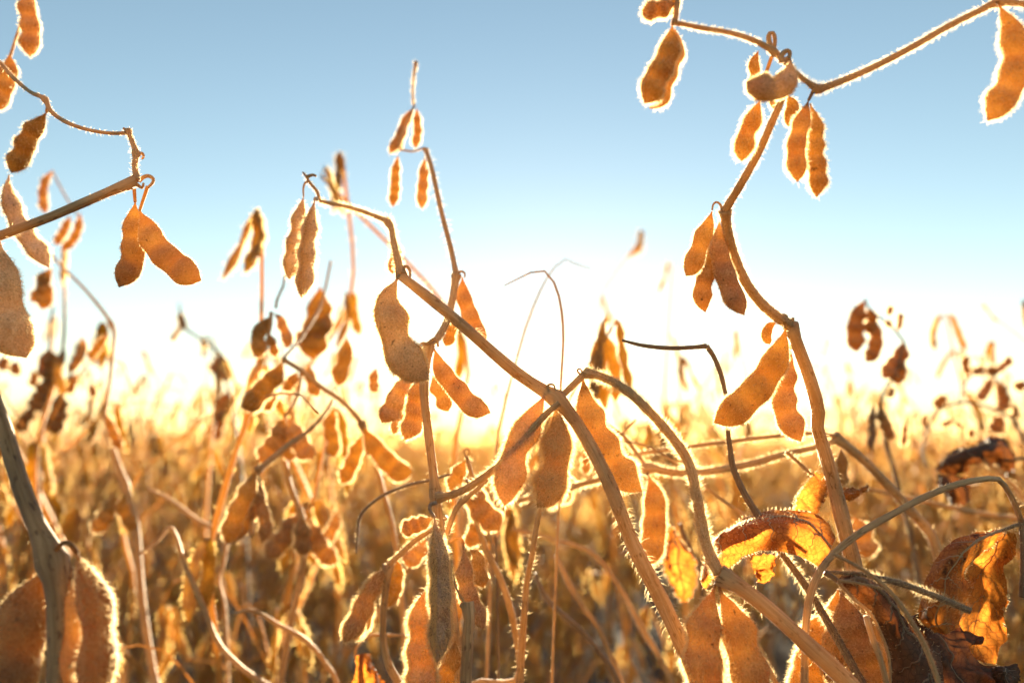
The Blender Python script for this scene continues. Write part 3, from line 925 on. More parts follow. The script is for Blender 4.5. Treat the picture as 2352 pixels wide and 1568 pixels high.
stem(G_, a1((320, 1050), (400, 1200), (470, 1310), (470, 1310)), .62, 5, name="petiole")

# --- plant H : mid distance, left of plant B
Hh = thing("soybean_plant", "soybean plant with a long drooping forked branch and orange pods, left of centre", CAT, base((905, 1568), .50))
stem(Hh, [(935, 1600), (925, 1400), (905, 1230), (875, 1110), (850, 1020), (830, 970)], (.48, .45), [16, 16, 15, 15, 15, 17], ground=True, nodes=[(830, 970)])
stem(Hh, [(830, 970), (790, 925), (740, 890), (690, 850), (650, 825)], (.45, .44), [15, 13, 13, 13, 12], name="branch", nodes=[(650, 825)])
stem(Hh, [(650, 825), (680, 790), (715, 740), (740, 690), (760, 600)], (.44, .56), [10, 9, 9, 8, 8], name="branch")
stem(Hh, b2((320, 50), (310, 180), (250, 370), (180, 500)) , .47, [12, 9, 9, 8], name="branch")
stem(Hh, b2((350, 30), (360, -30), (400, -120)) + [(650, 660), (660, 600)], .47, [9, 8, 7, 7, 6], name="branch")
pod(Hh, b2((400, 390), (340, 500), (260, 590), (190, 660), (110, 695)), (.44, .43), 46, n=3, hair=900, hl=11)
pod(Hh, b2((330, 560), (300, 640), (250, 710)), .46, 36, n=2, hair=500, hl=10)
pod(Hh, b2((490, 460), (460, 520), (395, 580)), .46, 26, n=2, hair=300, hl=9)
pod(Hh, b2((650, -120), (640, 60), (620, 200), (600, 380)), .56, 62, n=3, hair=700, hl=9)
pod(Hh, b2((700, 40), (670, 160), (560, 230), (490, 285)), .56, 44, n=3, hair=600, hl=9)
pod(Hh, b2((310, 80), (250, 180), (230, 280), (235, 370)), .46, 34, n=2, hair=500, hl=9)
pod(Hh, b2((310, 200), (330, 270), (345, 360)), .47, 20, n=2, hair=250, hl=8)
pod(Hh, b2((340, 60), (390, 120), (420, 210), (430, 300)), .46, 24, n=2, hair=300, hl=8)
pod(Hh, b2((580, 420), (590, 500), (600, 560), (640, 625)), .47, 26, n=2, hair=300, hl=8)
pod(Hh, b2((945, 830), (1010, 960), (1110, 1070), (1190, 1130), (1280, 1130)), (.445, .435), 46, n=3, hair=800, hl=10, bump=.07)
pod(Hh, b2((930, 880), (890, 1000), (850, 1110), (795, 1215)), .45, 34, n=3, hair=600, hl=10)
pod(Hh, b2((410, 760), (370, 880), (320, 970), (245, 1075)), .46, 44, n=3, hair=500, hl=9)
pod(Hh, b2((430, 770), (480, 880), (540, 980), (600, 1045)), .46, 42, n=3, hair=600, hl=10)
pod(Hh, b2((420, 780), (420, 880), (440, 980), (440, 1060)), .47, 40, n=2, hair=300, hl=9)
pod(Hh, b2((745, 690), (720, 800), (730, 930), (745, 1040)), .48, 32, n=3, hair=500, hl=10)
pod(Hh, b2((830, 220), (820, 330), (790, 450), (770, 555)), .48, 36, n=2, hair=500, hl=9)
pod(Hh, b2((1030, 430), (1010, 500), (1020, 570), (1045, 590)), .48, 24, n=2, hair=200, hl=8)
stem(Hh, b2((520, 430), (510, 560), (470, 680), (410, 760)), .46, [9, 9, 9, 12], name="branch")
stem(Hh, b2((735, 650), (680, 740), (580, 850), (450, 940), (330, 1040), (225, 1125)), (.46, .42), [9, 9, 11, 15, 16, 16], name="branch", nodes=[b2((228, 1125))[0]])
stem(Hh, b2((225, 1125), (205, 1250), (190, 1400), (185, 1568)), .43, [14, 14, 14, 14], name="branch")
pod(Hh, b4((1420, 380), (1370, 500), (1300, 640), (1260, 800)), .42, 42, n=3, hair=700, hl=12)
pod(Hh, b4((1440, 400), (1420, 560), (1350, 700), (1290, 800)), .43, 26, n=3, hair=500, hl=12)
pod(Hh, b4((1430, 420), (1440, 560), (1470, 700), (1450, 790)), .43, 28, n=3, hair=500, hl=12)

# --- plant K : lower left of centre, pods around (690,1230)
K_ = thing("soybean_plant", "soybean plant with three splayed rim lit pods low in the left centre field", CAT, base((690, 1568), .50))
stem(K_, [(640, 1600), (665, 1450), (690, 1330), (700, 1250), (690, 1180), (665, 1110), (652, 1040), (655, 960)], (.50, .47), [18, 18, 18, 20, 16, 15, 14, 13], ground=True, nodes=[(690, 1180)])
pod(K_, b5((330, 300), (260, 400), (180, 520), (80, 640)), .49, 44, n=3, hair=600, hl=11)
pod(K_, b5((380, 330), (430, 470), (500, 590), (605, 675)), .49, 40, n=3, hair=600, hl=11)
pod(K_, b5((350, 330), (340, 450), (345, 560), (335, 620)), .48, 38, n=2, hair=500, hl=11)
pod(K_, b5((605, 290), (580, 400), (540, 480), (500, 540)), .52, 28, n=2, hair=300, hl=10)

# --- plant J : pale stalk with fuzzy pod left of the hero pods
J_ = thing("soybean_plant", "smooth pale curved stalk with one downy slanting pod beside the seamed hanging pod", CAT, base((930, 1568), .36))
stem(J_, b5((1130, 1660), (1040, 1530), (965, 1370), (945, 1150), (960, 900), (985, 690)), (.35, .345), [24, 22, 21, 20, 20, 22], ground=True, hair=200, hl=10, nodes=[b5((980, 690))[0]])
stem(J_, b5((985, 690), (1060, 620), (1180, 510), (1300, 430), (1420, 330)), .345, [16, 15, 15, 14, 13], name="branch", hair=250, hl=10)
pod(J_, b5((970, 700), (880, 830), (800, 980), (740, 1110), (655, 1265)), (.345, .335), 44, n=3, hair=2200, hl=16, bump=.10, ped=[])
pod(J_, b5((880, 940), (840, 1020), (790, 1140), (700, 1240)), .36, 30, n=3, hair=900, hl=14)
pod(J_, b5((1060, 640), (1040, 800), (1010, 900), (950, 1010)), .37, 34, n=3, hair=500, hl=12)
pod(J_, b5((1310, 340), (1240, 380), (1160, 410), (1080, 440)), .34, 36, n=3, hair=700, hl=9, label="grey brown pod lying level")
pod(J_, b5((1260, 480), (1220, 560), (1180, 620), (1120, 700)), .37, 40, n=2, hair=300, hl=10)

# --- plant L : pods right behind plant B's lower part
Lp = thing("soybean_plant", "leaning stalk with dark orange rim lit pods between the upright plant and sun", CAT, base((1190, 1568), .36))
stem(Lp, b6((-40, 1700), (-45, 1568)) + [(1190, 1560), (1180, 1430), (1150, 1330), (1120, 1270), (1098, 1200), (1090, 1120), (1072, 1048)], (.37, .35), [22, 22, 22, 20, 18, 16, 15, 14, 10], hair=500, hl=12, ground=True,
     hooks=[(b2((1640, 1040), (1622, 1000), (1635, 975), (1655, 985), (1650, 1020)), .35, 6)])
pod(Lp, b2((1630, 1060), (1590, 1130), (1560, 1200), (1530, 1260)), .355, 34, n=2, hair=500, hl=10)
pod(Lp, b5((1620, 60), (1640, 220), (1720, 330), (1810, 430)), .35, 52, n=3, hair=1500, hl=15)
pod(Lp, b5((1690, 330), (1640, 420), (1600, 520), (1590, 560)), .38, 34, n=2, hair=600, hl=13)
Lq = thing("dry_stalk", "slim straight hairy stalk rising under the central sunlit pods", "plant stalk", base((1190, 1568), .34))
stem(Lq, b6((295, 1700), (300, 1500), (320, 1200), (345, 850), (390, 600), (420, 400), (450, 260)), (.335, .32), [24, 22, 20, 17, 15, 14, 12], ground=True, hair=1600, hl=15)

# --- plant Q : crossing level branches behind plant E
Q_ = thing("soybean_plant", "soybean plant fallen level behind the arch, crossing branches and one glowing pod", CAT, base((2190, 1568), .42))
stem(Q_, b7((1600, 1560), (1460, 760), (1330, 560), (1220, 430), (1040, 240), (900, 120), (840, 75)), (.40, .385), [28, 26, 27, 25, 24, 23, 22], ground=True, hair=1100, hl=15, nodes=[b7((860, 95))[0]])
stem(Q_, b7((860, 95), (720, 140), (520, 185), (330, 240), (0, 295)) + b3((1420, 1130), (1290, 1110)) + b3((950, 1190), (780, 1235), (560, 1290), (420, 1330)), (.385, .37), [15, 16, 17, 19, 20, 20, 21, 15, 15, 14, 12], name="branch", hair=1800, hl=14, nodes=[b3((1290, 1110))[0]])
stem(Q_, b7((840, 70), (700, 55), (500, 70), (200, 105), (0, 130)) + b3((1420, 985), (1140, 1020)), (.385, .39), [12, 12, 12, 12, 12, 12, 11], name="branch", hair=500, hl=10)
stem(Q_, b3((1290, 1110), (1230, 1020), (1140, 900), (1060, 840), (1000, 780)), .38, [14, 13, 12, 11, 9], name="branch", hair=500, hl=10)
stem(Q_, b3((1085, 925), (1200, 935), (1320, 970), (1450, 1050), (1540, 1115)) + b7((0, 335), (150, 450), (310, 565)), .375, [5, 6, 6, 6, 6, 8, 9, 9], name="petiole")
stem(Q_, b3((1085, 895), (1150, 845), (1215, 780)), .385, [7, 7, 6], name="petiole")
pod(Q_, b6((1250, 20), (1290, 150), (1300, 330), (1280, 530), (1255, 700)), (.365, .36), 54, n=3, hair=1800, hl=15, bump=.04, ped=b6((1240, 5)))
pod(Q_, b6((620, 20), (660, 90), (640, 160), (600, 230)), .40, 26, n=2, hair=700, hl=14)
pod(Q_, b3((860, 1000), (880, 1080), (875, 1150)), .41, 20, n=2, hair=200, hl=10)
pod(Q_, b7((880, 150), (885, 250), (880, 330), (885, 400)), .40, 26, n=2, hair=300, hl=10)
pod(Q_, b7((960, 560), (1000, 660), (1020, 740), (1040, 810)), .42, 50, n=2, hair=600, hl=12)

# --- petioles and dry leaves, lower right
T_ = thing("dry_petiole", "dark bare petiole snapped level, hanging in the air right of the sun", "leaf stalk", base((1760, 1400), .31))
stem(T_, a4((275, 880), (400, 910), (560, 925), (700, 920), (775, 912)), .30, [7, 11, 12, 12, 14], name="petiole", mats=STEMD_M, hair=60, hl=6)
stem(T_, a4((775, 912), (820, 980), (860, 1080), (885, 1180), (893, 1240), (905, 1440)) + b7((205, 130), (225, 260), (290, 410), (375, 550), (430, 640)), .305, [14, 13, 13, 11, 11, 13, 14, 17, 18, 20, 18], name="petiole", mats=STEMD_M, hair=120, hl=8)
stem(T_, b7((430, 640), (520, 780), (680, 1000), (900, 1370), (1010, 1568), (1080, 1700)), (.31, .285), [16, 17, 20, 22, 22, 22], name="stem", mats=STEMD_M, hair=800, hl=17)
stem(T_, b7((1080, 1700), (1180, 1900)) + [(2150, 2400, .36)], (.285, .3), 22, name="stem", mats=STEMD_M)
tl = leaf(T_, [b7(*r_) for r_ in [
    [(850, 680, .30), (835, 720, .295), (810, 765, .288), (790, 820, .29), (775, 885, .292)],
    [(770, 560, .315), (730, 600, .305), (690, 650, .288), (680, 740, .286), (690, 830, .288)],
    [(620, 520, .318), (600, 555, .305), (590, 605, .284), (590, 700, .281), (600, 790, .284)],
    [(450, 518, .316), (450, 545, .303), (450, 592, .282), (455, 680, .278), (460, 765, .282)],
    [(300, 565, .31), (300, 585, .30), (295, 615, .281), (310, 700, .277), (325, 780, .281)],
    [(170, 650, .302), (155, 670, .295), (145, 692, .281), (165, 780, .278), (205, 865, .281)],
    [(80, 745, .295), (72, 765, .29), (65, 790, .282), (75, 860, .280), (110, 920, .281)],
    [(35, 900, .287), (35, 925, .285), (35, 950, .283), (42, 975, .282), (60, 995, .282)]]],
    M_LEAF, rib=.5, ribw=9, hair=1500, hl=15, amp=.0008, freq=150, label="arched orange leaf blade")
leaf(T_, [b7(*r_) for r_ in [[(330, 800, .31), (400, 780, .308), (495, 775, .31)], [(330, 850, .305), (410, 850, .312), (480, 850, .306)], [(350, 900, .312), (410, 905, .305), (465, 910, .31)], [(375, 950, .308), (405, 965, .31), (440, 950, .308)]]],
     M_LEAF, res=(22, 20), amp=.002, freq=260, seed=4, ragged=.3)
leaf(T_, [b7(*r_) for r_ in [[(690, 310, .325), (740, 283, .33), (790, 290, .33)], [(640, 390, .32), (720, 375, .322), (800, 385, .328)], [(600, 450, .315), (690, 440, .325), (790, 450, .325)], [(585, 525, .32), (650, 520, .318), (720, 560, .322)]]],
     M_LEAF, res=(26, 24), amp=.002, freq=220, seed=9, ragged=.2, hair=250)
leaf(T_, [b7(*r_) for r_ in [[(870, 375, .33), (880, 410, .325), (890, 455, .33)], [(950, 388, .332), (950, 420, .325), (950, 462, .33)], [(1000, 388, .33), (1005, 402, .328), (1005, 420, .33)], [(1042, 362, .33), (1043, 370, .33), (1046, 376, .33)]]],
     M_LEAF, res=(22, 16), amp=.0016, freq=260, seed=14, ragged=.25, hair=200)
stem(T_, b7((545, 165), (620, 230), (700, 305)), .33, [10, 9, 8], name="petiole", hair=100, hl=12)

U_ = thing("dry_petiole", "long brown petiole arching over the right corner to a hanging folded orange leaf", "leaf stalk", base((1845, 1568), .262))
stem(U_, b7((655, 1660), (660, 1500), (665, 1250), (690, 1050), (750, 890), (850, 770), (1000, 655), (1200, 540), (1400, 435), (1600, 360), (1750, 332), (1835, 335), (1890, 400), (1940, 500), (1975, 590)), (.258, .285), [22, 21, 20, 21, 20, 19, 19, 18, 18, 17, 16, 15, 14, 14, 15], name="petiole", mats=STEMD_M if False else STEM_M, hair=800, hl=16, ground=True, ridge=.14)
stem(U_, b7((1975, 590), (1985, 700), (1985, 850), (1975, 1045)), .285, [20, 20, 18, 16], name="petiole", mats=STEMD_M, hair=80, hl=10)
stem(U_, b7((1985, 605), (1930, 615), (1850, 645)), .285, [12, 10, 8], name="petiole", mats=STEMD_M, hair=120, hl=12)
leaf(U_, [b7(*r_) for r_ in [
    [(1840, 640, .285), (1845, 645, .284), (1850, 655, .285)],
    [(1610, 675, .285), (1710, 700, .278), (1790, 735, .285)],
    [(1480, 760, .282), (1600, 790, .272), (1700, 800, .286)],
    [(1400, 900, .282), (1510, 900, .270), (1630, 905, .287)],
    [(1360, 1040, .284), (1500, 1030, .270), (1660, 995, .287)],
    [(1345, 1180, .287), (1470, 1170, .272), (1610, 1100, .287)],
    [(1440, 1260, .290), (1520, 1270, .278), (1590, 1225, .288)]]],
    M_LEAF, rib=.42, ribw=7, hair=500, hl=13, amp=.0007, freq=140, seed=21, ragged=.02, label="dark brown veined fold of the leaf")
leaf(U_, [b7(*r_) for r_ in [
    [(1850, 645, .295), (1890, 650, .298), (1935, 665, .295)],
    [(1740, 760, .300), (1840, 770, .306), (1940, 785, .298)],
    [(1640, 880, .302), (1760, 890, .310), (1865, 870, .300)],
    [(1640, 1000, .302), (1760, 1000, .312), (1885, 1010, .300)],
    [(1610, 1130, .302), (1740, 1150, .310), (1870, 1190, .300)],
    [(1570, 1240, .302), (1720, 1270, .308), (1890, 1300, .300)],
    [(1640, 1380, .305), (1740, 1400, .308), (1840, 1350, .303)],
    [(1700, 1430, .305), (1760, 1445, .306), (1820, 1455, .305)]]],
    M_LEAF, rib=.5, ribw=5, hair=250, hl=11, amp=.0013, freq=150, seed=33, ragged=.10, label="bright translucent orange fold of the leaf")

V_ = thing("dry_leaf", "dark brown withered leaf with ribs fanning from one point, low on right", "dry leaf", base((2150, 1568), .27))
leaf(V_, [b7(*r_) for r_ in [
    [(850, 948, .272), (856, 950, .272), (862, 955, .272)],
    [(935, 885, .278), (960, 955, .270), (900, 1010, .274)],
    [(1100, 940, .282), (1080, 1030, .270), (985, 1085, .276)],
    [(1205, 1060, .285), (1170, 1140, .270), (1060, 1175, .278)],
    [(1290, 1200, .285), (1235, 1250, .270), (1120, 1275, .278)],
    [(1420, 1300, .285), (1330, 1380, .268), (1160, 1400, .276)],
    [(1500, 1450, .282), (1390, 1500, .266), (1175, 1568, .274)],
    [(1510, 1640, .28), (1420, 1660, .264), (1180, 1700, .272)]]],
    M_LEAFD, rib=.5, ribw=12, hair=300, hl=10, amp=.0016, freq=150, seed=41, ragged=.05)
leaf(V_, [b7(*r_) for r_ in [
    [(1290, 1170, .300), (1380, 1160, .298), (1490, 1220, .302)],
    [(1270, 1290, .298), (1440, 1290, .290), (1620, 1260, .300)],
    [(1280, 1400, .296), (1490, 1400, .284), (1745, 1290, .298)],
    [(1290, 1500, .295), (1540, 1490, .282), (1700, 1400, .296)],
    [(1300, 1600, .293), (1560, 1580, .280), (1840, 1490, .292)],
    [(1300, 1700, .292), (1600, 1700, .280), (1900, 1640, .29)]]],
    M_LEAFD, rib=.5, ribw=8, amp=.003, freq=130, seed=52, ragged=.1, veins=False, label="black brown crumpled blade")
leaf(V_, [b7(*r_) for r_ in [
    [(1800, 1480, .285), (1860, 1450, .28), (1930, 1480, .285)], [(1800, 1540, .28), (1870, 1510, .272), (1970, 1540, .28)], [(1820, 1620, .28), (1880, 1620, .272), (1960, 1620, .28)]]],
    M_LEAFD, res=(24, 24), amp=.002, freq=200, seed=61, rib=.5, ribw=5)
stem(V_, b7((780, 895), (830, 925), (858, 950)), .272, [16, 14, 12], name="petiole", mats=STEMD_M)
stem(V_, b7((860, 955), (960, 1060), (1060, 1150), (1130, 1290), (1170, 1420), (1178, 1600)), .268, [9, 9, 9, 8, 8, 7], name="petiole", hair=100, hl=9)
stem(V_, b7((860, 945), (1000, 965), (1150, 1000)), .268, [8, 7, 5], name="petiole", hair=60, hl=9)
stem(V_, b7((1030, 1160), (1070, 1300), (1120, 1430), (1160, 1600), (1230, 1900)) + [(2130, 2300, .34)], .262, [15, 16, 16, 16, 16, 16], name="petiole")
stem(V_, b7((770, 895), (1000, 905), (1100, 930), (1250, 965), (1400, 1020), (1560, 1085), (1665, 1130)), (.275, .262), [8, 12, 16, 17, 17, 17, 18], name="petiole", mats=STEMD_M, hair=700, hl=17)
stem(V_, b7((830, 785), (960, 850), (1090, 935), (1200, 1040), (1310, 1200), (1400, 1370), (1480, 1600), (1560, 1900)), (.26, .25), [8, 9, 11, 13, 14, 15, 15, 15], name="petiole", hair=300, hl=10)

X_ = thing("soybean_plant", "short soybean plant with two wide glowing furry pods below the dark withered leaf", CAT, base((1915, 1568), .30))
pod(X_, b7((860, 1000), (850, 1130), (850, 1250), (840, 1380), (800, 1560)), (.31, .30), 52, n=3, hair=1500, hl=16)
pod(X_, b7((880, 1020), (940, 1200), (1000, 1380), (1050, 1560), (1070, 1680)), (.305, .295), 84, n=3, hair=1900, hl=15, bump=.07)
pod(X_, b7((800, 1150), (730, 1250), (700, 1400), (680, 1560), (690, 1700)), (.315, .305), 74, n=3, hair=2400, hl=22)
stem(X_, b7((900, 1700), (890, 1400), (880, 1200), (868, 1000)), .32, [18, 18, 17, 14], ground=True)
stem(X_, b7((160, 1030), (230, 1100), (320, 1250), (400, 1420), (460, 1520), (600, 1800)), .30, [14, 14, 15, 15, 15, 15], name="branch", hair=500, hl=13)

Y_ = thing("dry_leaf", "blackened curled leaf out of focus at the right edge on a thin stalk", "dry leaf", base((2250, 1300), .52))
leaf(Y_, [b8(*r_) for r_ in [
    [(1075, 1340, .50), (1082, 1350, .50), (1095, 1375, .50)],
    [(1200, 1205, .51), (1195, 1290, .49), (1190, 1400, .50)],
    [(1370, 1145, .51), (1360, 1240, .48), (1340, 1330, .50)],
    [(1490, 1110, .52), (1490, 1200, .48), (1480, 1300, .50)],
    [(1590, 1150, .52), (1580, 1260, .49), (1555, 1350, .50)],
    [(1660, 1260, .52), (1640, 1340, .50), (1590, 1430, .50)]]], M_LEAFD, res=(36, 26), amp=.004, freq=70, seed=71, rib=.5, ribw=6)
leaf(Y_, [b8(*r_) for r_ in [[(1085, 1370, .5), (1160, 1390, .49), (1260, 1400, .5)], [(1120, 1450, .5), (1210, 1470, .48), (1320, 1470, .5)], [(1180, 1590, .5), (1260, 1600, .49), (1360, 1570, .5)]]], M_LEAFD, res=(26, 24), amp=.004, freq=80, seed=75)
leaf(Y_, [b8(*r_) for r_ in [[(1440, 1130, .53), (1520, 1110, .53), (1580, 1150, .53)], [(1500, 1230, .54), (1570, 1220, .53), (1650, 1250, .54)], [(1560, 1340, .54), (1610, 1350, .53), (1660, 1370, .54)]]], M_LEAFD, res=(26, 24), amp=.004, freq=80, seed=79)
stem(Y_, b8((1265, 1220), (1400, 1270), (1560, 1400), (1680, 1520), (1900, 1900), (2100, 2700)), .49, [18, 12, 11, 11, 11, 11], name="petiole", hair=200, hl=10, ground=False)
stem(Y_, b8((1480, 1270), (1600, 1280), (1720, 1270), (1900, 1280)), .5, 9, name="petiole")

Z_ = thing("dry_leaf", "glowing crinkled orange leaf, blurred, hanging behind the arch below the level branch", "dry leaf", base((1540, 1568), .45))
leaf(Z_, [b6(*r_) for r_ in [
    [(1400, 400, .45), (1440, 420, .44), (1480, 470, .45)], [(1370, 560, .45), (1470, 560, .43), (1570, 590, .45)], [(1350, 680, .45), (1470, 700, .43), (1600, 720, .45)],
    [(1400, 800, .45), (1490, 820, .44), (1590, 830, .45)], [(1490, 970, .45), (1520, 980, .45), (1550, 970, .45)]]], M_LEAF, res=(30, 24), amp=.003, freq=110, seed=83, rib=.5, ribw=5, hair=300)
stem(Z_, b6((1490, 380), (1530, 500), (1610, 640), (1640, 760), (1660, 1000), (1700, 1600), (1740, 2600)), .46, [10, 11, 11, 11, 12, 12, 12], name="petiole", mats=STEMD_M)
Z2 = thing("dry_leaf", "small bright orange leaf curled at the bottom edge left of centre", "dry leaf", base((850, 1568), .40))
leaf(Z2, [b5(*r_) for r_ in [[(735, 1370, .38), (790, 1350, .375), (850, 1350, .38)], [(735, 1460, .38), (800, 1450, .37), (870, 1440, .38)], [(720, 1560, .38), (800, 1560, .37), (940, 1530, .385)], [(720, 1700, .38), (820, 1690, .37), (1010, 1620, .385)]]], M_LEAF, res=(28, 24), amp=.0014, freq=110, seed=91, ragged=.02)
stem(Z2, b5((1110, 1210), (1000, 1210), (880, 1210), (800, 1240), (745, 1310), (735, 1380)), .38, [9, 9, 9, 8, 7, 6], name="petiole")
stem(Z2, b5((1110, 1210), (1200, 1300), (1250, 1700), (1260, 2600)), .385, [9, 10, 10, 10], name="petiole")

# --- thin twigs
def twig(label, lines, root_pt, d):
    r_ = thing("dry_petiole", label, "leaf stalk", base(root_pt, d))
    for k, (pts, dd, w, mats, g_) in enumerate(lines):
        if g_ and pts[0][1] < pts[-1][1]:
            pts, w = list(pts)[::-1], (list(w)[::-1] if isinstance(w, list) else w)
        stem(r_, pts, dd, w, name="petiole", mats=mats, ground=g_, sides=7, hair=60, hl=6)
twig("hair thin bowed petiole curving over directly above the sun", [([(1270, 1500), (1282, 1200), (1286, 1000), (1288, 890), (1294, 770), (1286, 690), (1268, 640), (1245, 620), (1218, 626), (1180, 645), (1158, 656)], .36, [8, 8, 8, 8, 8, 8, 7, 6, 5, 4, 3], STEM_M, True)], (1270, 1568), .36)
twig("thin slanting petiole with a limp tip, left of the sun", [([(1120, 1500), (1138, 1060), (1155, 950), (1180, 850), (1212, 740), (1250, 650), (1290, 598), (1320, 606), (1358, 618)], .45, [9, 9, 9, 8, 7, 5, 4, 4, 3], STEM_M, True)], (1120, 1568), .45)
twig("thin dark angular twig left of the upright stalk", [(b5((745, 605), (755, 480), (770, 345), (830, 260), (960, 165), (1150, 90), (1290, 60), (1500, 0)), .36, [5, 8, 9, 9, 9, 8, 8, 7], STEMD_M, False), (b5((1500, 0), (1750, 300), (1800, 1200), (1800, 2600)), (.36, .4), 8, STEMD_M, False)], (1100, 1568), .4)
twig("dull brown hooked petiole over the dark lower left field", [(b4((820, 490), (950, 560), (1100, 670), (1200, 715), (1250, 770), (1240, 900), (1215, 1000), (1250, 1200), (1270, 1800)), .55, [8, 12, 13, 13, 12, 10, 9, 9, 9], STEM_M, False)], (560, 1568), .6)
twig("curved tan petiole with a curled orange tip, lower left field", [(b4((1700, 1700), (1440, 1555), (1300, 1450), (1200, 1330), (1120, 1130), (1020, 900), (980, 770), (940, 705), (880, 770), (770, 855)), .45, [16, 16, 16, 15, 14, 13, 12, 10, 9, 9], STEM_M, False)], (640, 1600), .45)
twig("bent tan petiole drooping to bottom edge, left of the orange leaf", [([(530, 1412), (580, 1400), (640, 1435), (700, 1468), (745, 1520), (780, 1600), (800, 1900), (820, 2600)], (.42, .44), [6, 11, 13, 14, 15, 15, 15, 15], STEM_M, False)], (780, 1600), .45)
twig("dark crossing petiole in the shadow under the sun", [(b6((410, 750), (480, 920), (620, 1060), (760, 1180), (900, 1350), (1000, 1500), (1100, 1750)), .42, [12, 14, 14, 15, 16, 16, 16], STEMD_M, True)], (1580, 1600), .44)
twig("long grey petiole sloping beneath the central pods", [(b6((240, 420), (480, 480), (700, 540), (860, 620), (1000, 800), (1080, 920), (1200, 1150), (1350, 1400), (1500, 1750)), .50, [8, 10, 11, 11, 12, 12, 16, 16, 16], STEM_M, True)], (1680, 1600), .5)
twig("grey diagonal petiole left of the hairy sunward stalk", [(b6((560, 620), (640, 780), (760, 1000), (860, 1120), (960, 1330), (1080, 1650)), .47, [10, 14, 15, 15, 17, 18], STEM_M, True)], (1560, 1600), .48)
twig("level brown stalk behind the long arching petiole at right", [(b7((1040, 390), (1250, 440), (1400, 470), (1600, 515), (1800, 550), (1950, 570), (2300, 640)), .46, [12, 13, 14, 15, 14, 13, 13], STEM_M, False), (b7((2300, 640), (2500, 1200), (2500, 2900)), (.46, .52), 13, STEM_M, False)], (2500, 1568), .5)

# --- traced plants of the middle distance, dark against the sky
Wa = thing("soybean_plant", "brown blurred plant with broad dark pods in the sky right of the tall plant", CAT, base((2200, 1568), .62))
stem(Wa, b8((900, 1800), (830, 1530), (780, 1330), (730, 1180), (705, 1020), (685, 880), (725, 780), (800, 640), (855, 440)), (.60, .58), [13, 13, 12, 11, 10, 10, 9, 8, 7], ground=True, mats=STEMD_M, hair=200, hl=8)
stem(Wa, b8((855, 440), (800, 370), (740, 310), (650, 240), (600, 190), (578, 130)), .58, [7, 6, 6, 5, 5, 5], name="branch", mats=STEMD_M)
for q_, w_, n_ in ((((578, 140), (530, 230), (505, 350), (520, 515)), 40, 3), (((600, 190), (620, 290), (590, 380)), 26, 2), (((640, 270), (650, 400), (640, 500), (585, 585)), 32, 3), (((855, 430), (835, 530), (770, 620), (705, 700)), 38, 3),
                  (((840, 560), (830, 660), (790, 740)), 28, 2), (((740, 260), (755, 220), (760, 180)), 12, 1), (((735, 280), (745, 310), (735, 335)), 14, 1), (((810, 370), (830, 290), (825, 230)), 13, 2), (((690, 890), (700, 980), (740, 1070), (785, 1140)), 26, 3),
                  (((640, 880), (630, 980), (625, 1090), (615, 1210)), 17, 3), (((725, 800), (760, 820), (770, 760)), 14, 1), (((870, 1000), (860, 1080), (850, 1190)), 14, 2)):
    pod(Wa, b8(*q_), .585, w_, n=n_, hair=300, hl=9, mats=PODK_M, roll=int(w_ * 7) % 50 - 25)
Wb = thing("soybean_plant", "blurred many-armed brown plant leaning left at the right edge above the blackened leaf", CAT, base((2352, 1568), .80))
stem(Wb, b8((1900, 1900), (1760, 1250), (1690, 1100), (1640, 1000), (1530, 930), (1380, 882), (1250, 872), (1100, 930), (1030, 1050), (990, 1200), (1020, 1330)), .74, [11, 10, 10, 10, 9, 8, 8, 7, 7, 7, 7], ground=True, mats=STEMD_M)
stem(Wb, b8((1690, 1100), (1600, 850), (1520, 720), (1420, 660), (1310, 700), (1250, 870)), .75, [9, 10, 9, 7, 6, 5], name="branch", mats=STEMD_M)
for q_, w_, n_ in ((((1330, 690), (1300, 640), (1295, 590), (1305, 535)), 18, 2), (((1500, 670), (1545, 630), (1590, 590), (1612, 540)), 18, 2), (((1480, 690), (1450, 750), (1420, 810), (1390, 865)), 24, 3), (((1520, 720), (1550, 800), (1570, 870), (1540, 940)), 30, 3),
                  (((1430, 660), (1390, 640), (1350, 670)), 24, 2), (((1440, 620), (1480, 650), (1500, 690)), 24, 2), (((1165, 820), (1120, 860), (1070, 905)), 26, 2), (((1010, 950), (1000, 1000), (1010, 1060)), 16, 2), (((1560, 960), (1520, 1030), (1480, 1090)), 34, 2),
                  (((1210, 1000), (1160, 1020), (1120, 1040)), 16, 2), (((1215, 1000), (1250, 1040), (1260, 1060)), 14, 1), (((1640, 880), (1650, 940), (1630, 990)), 16, 2), (((1720, 720), (1690, 750), (1650, 780)), 24, 2), (((1345, 1050), (1335, 1090), (1345, 1130)), 16, 1)):
    pod(Wb, b8(*q_), .745, w_, n=n_, hair=250, hl=8, mats=PODK_M, roll=int(w_ * 7) % 50 - 25)
Wc = thing("soybean_plant", "dark blurred plant with a lone forked twig tip under the two smooth orange pods", CAT, base((560, 1568), .95))
stem(Wc, b1((1640, 1560), (1600, 1300), (1560, 1080), (1530, 910), (1460, 850), (1390, 800), (1320, 750), (1255, 700), (1240, 620), (1232, 540)), .92, [11, 10, 9, 9, 7, 8, 8, 10, 8, 4], ground=True, mats=STEMD_M)
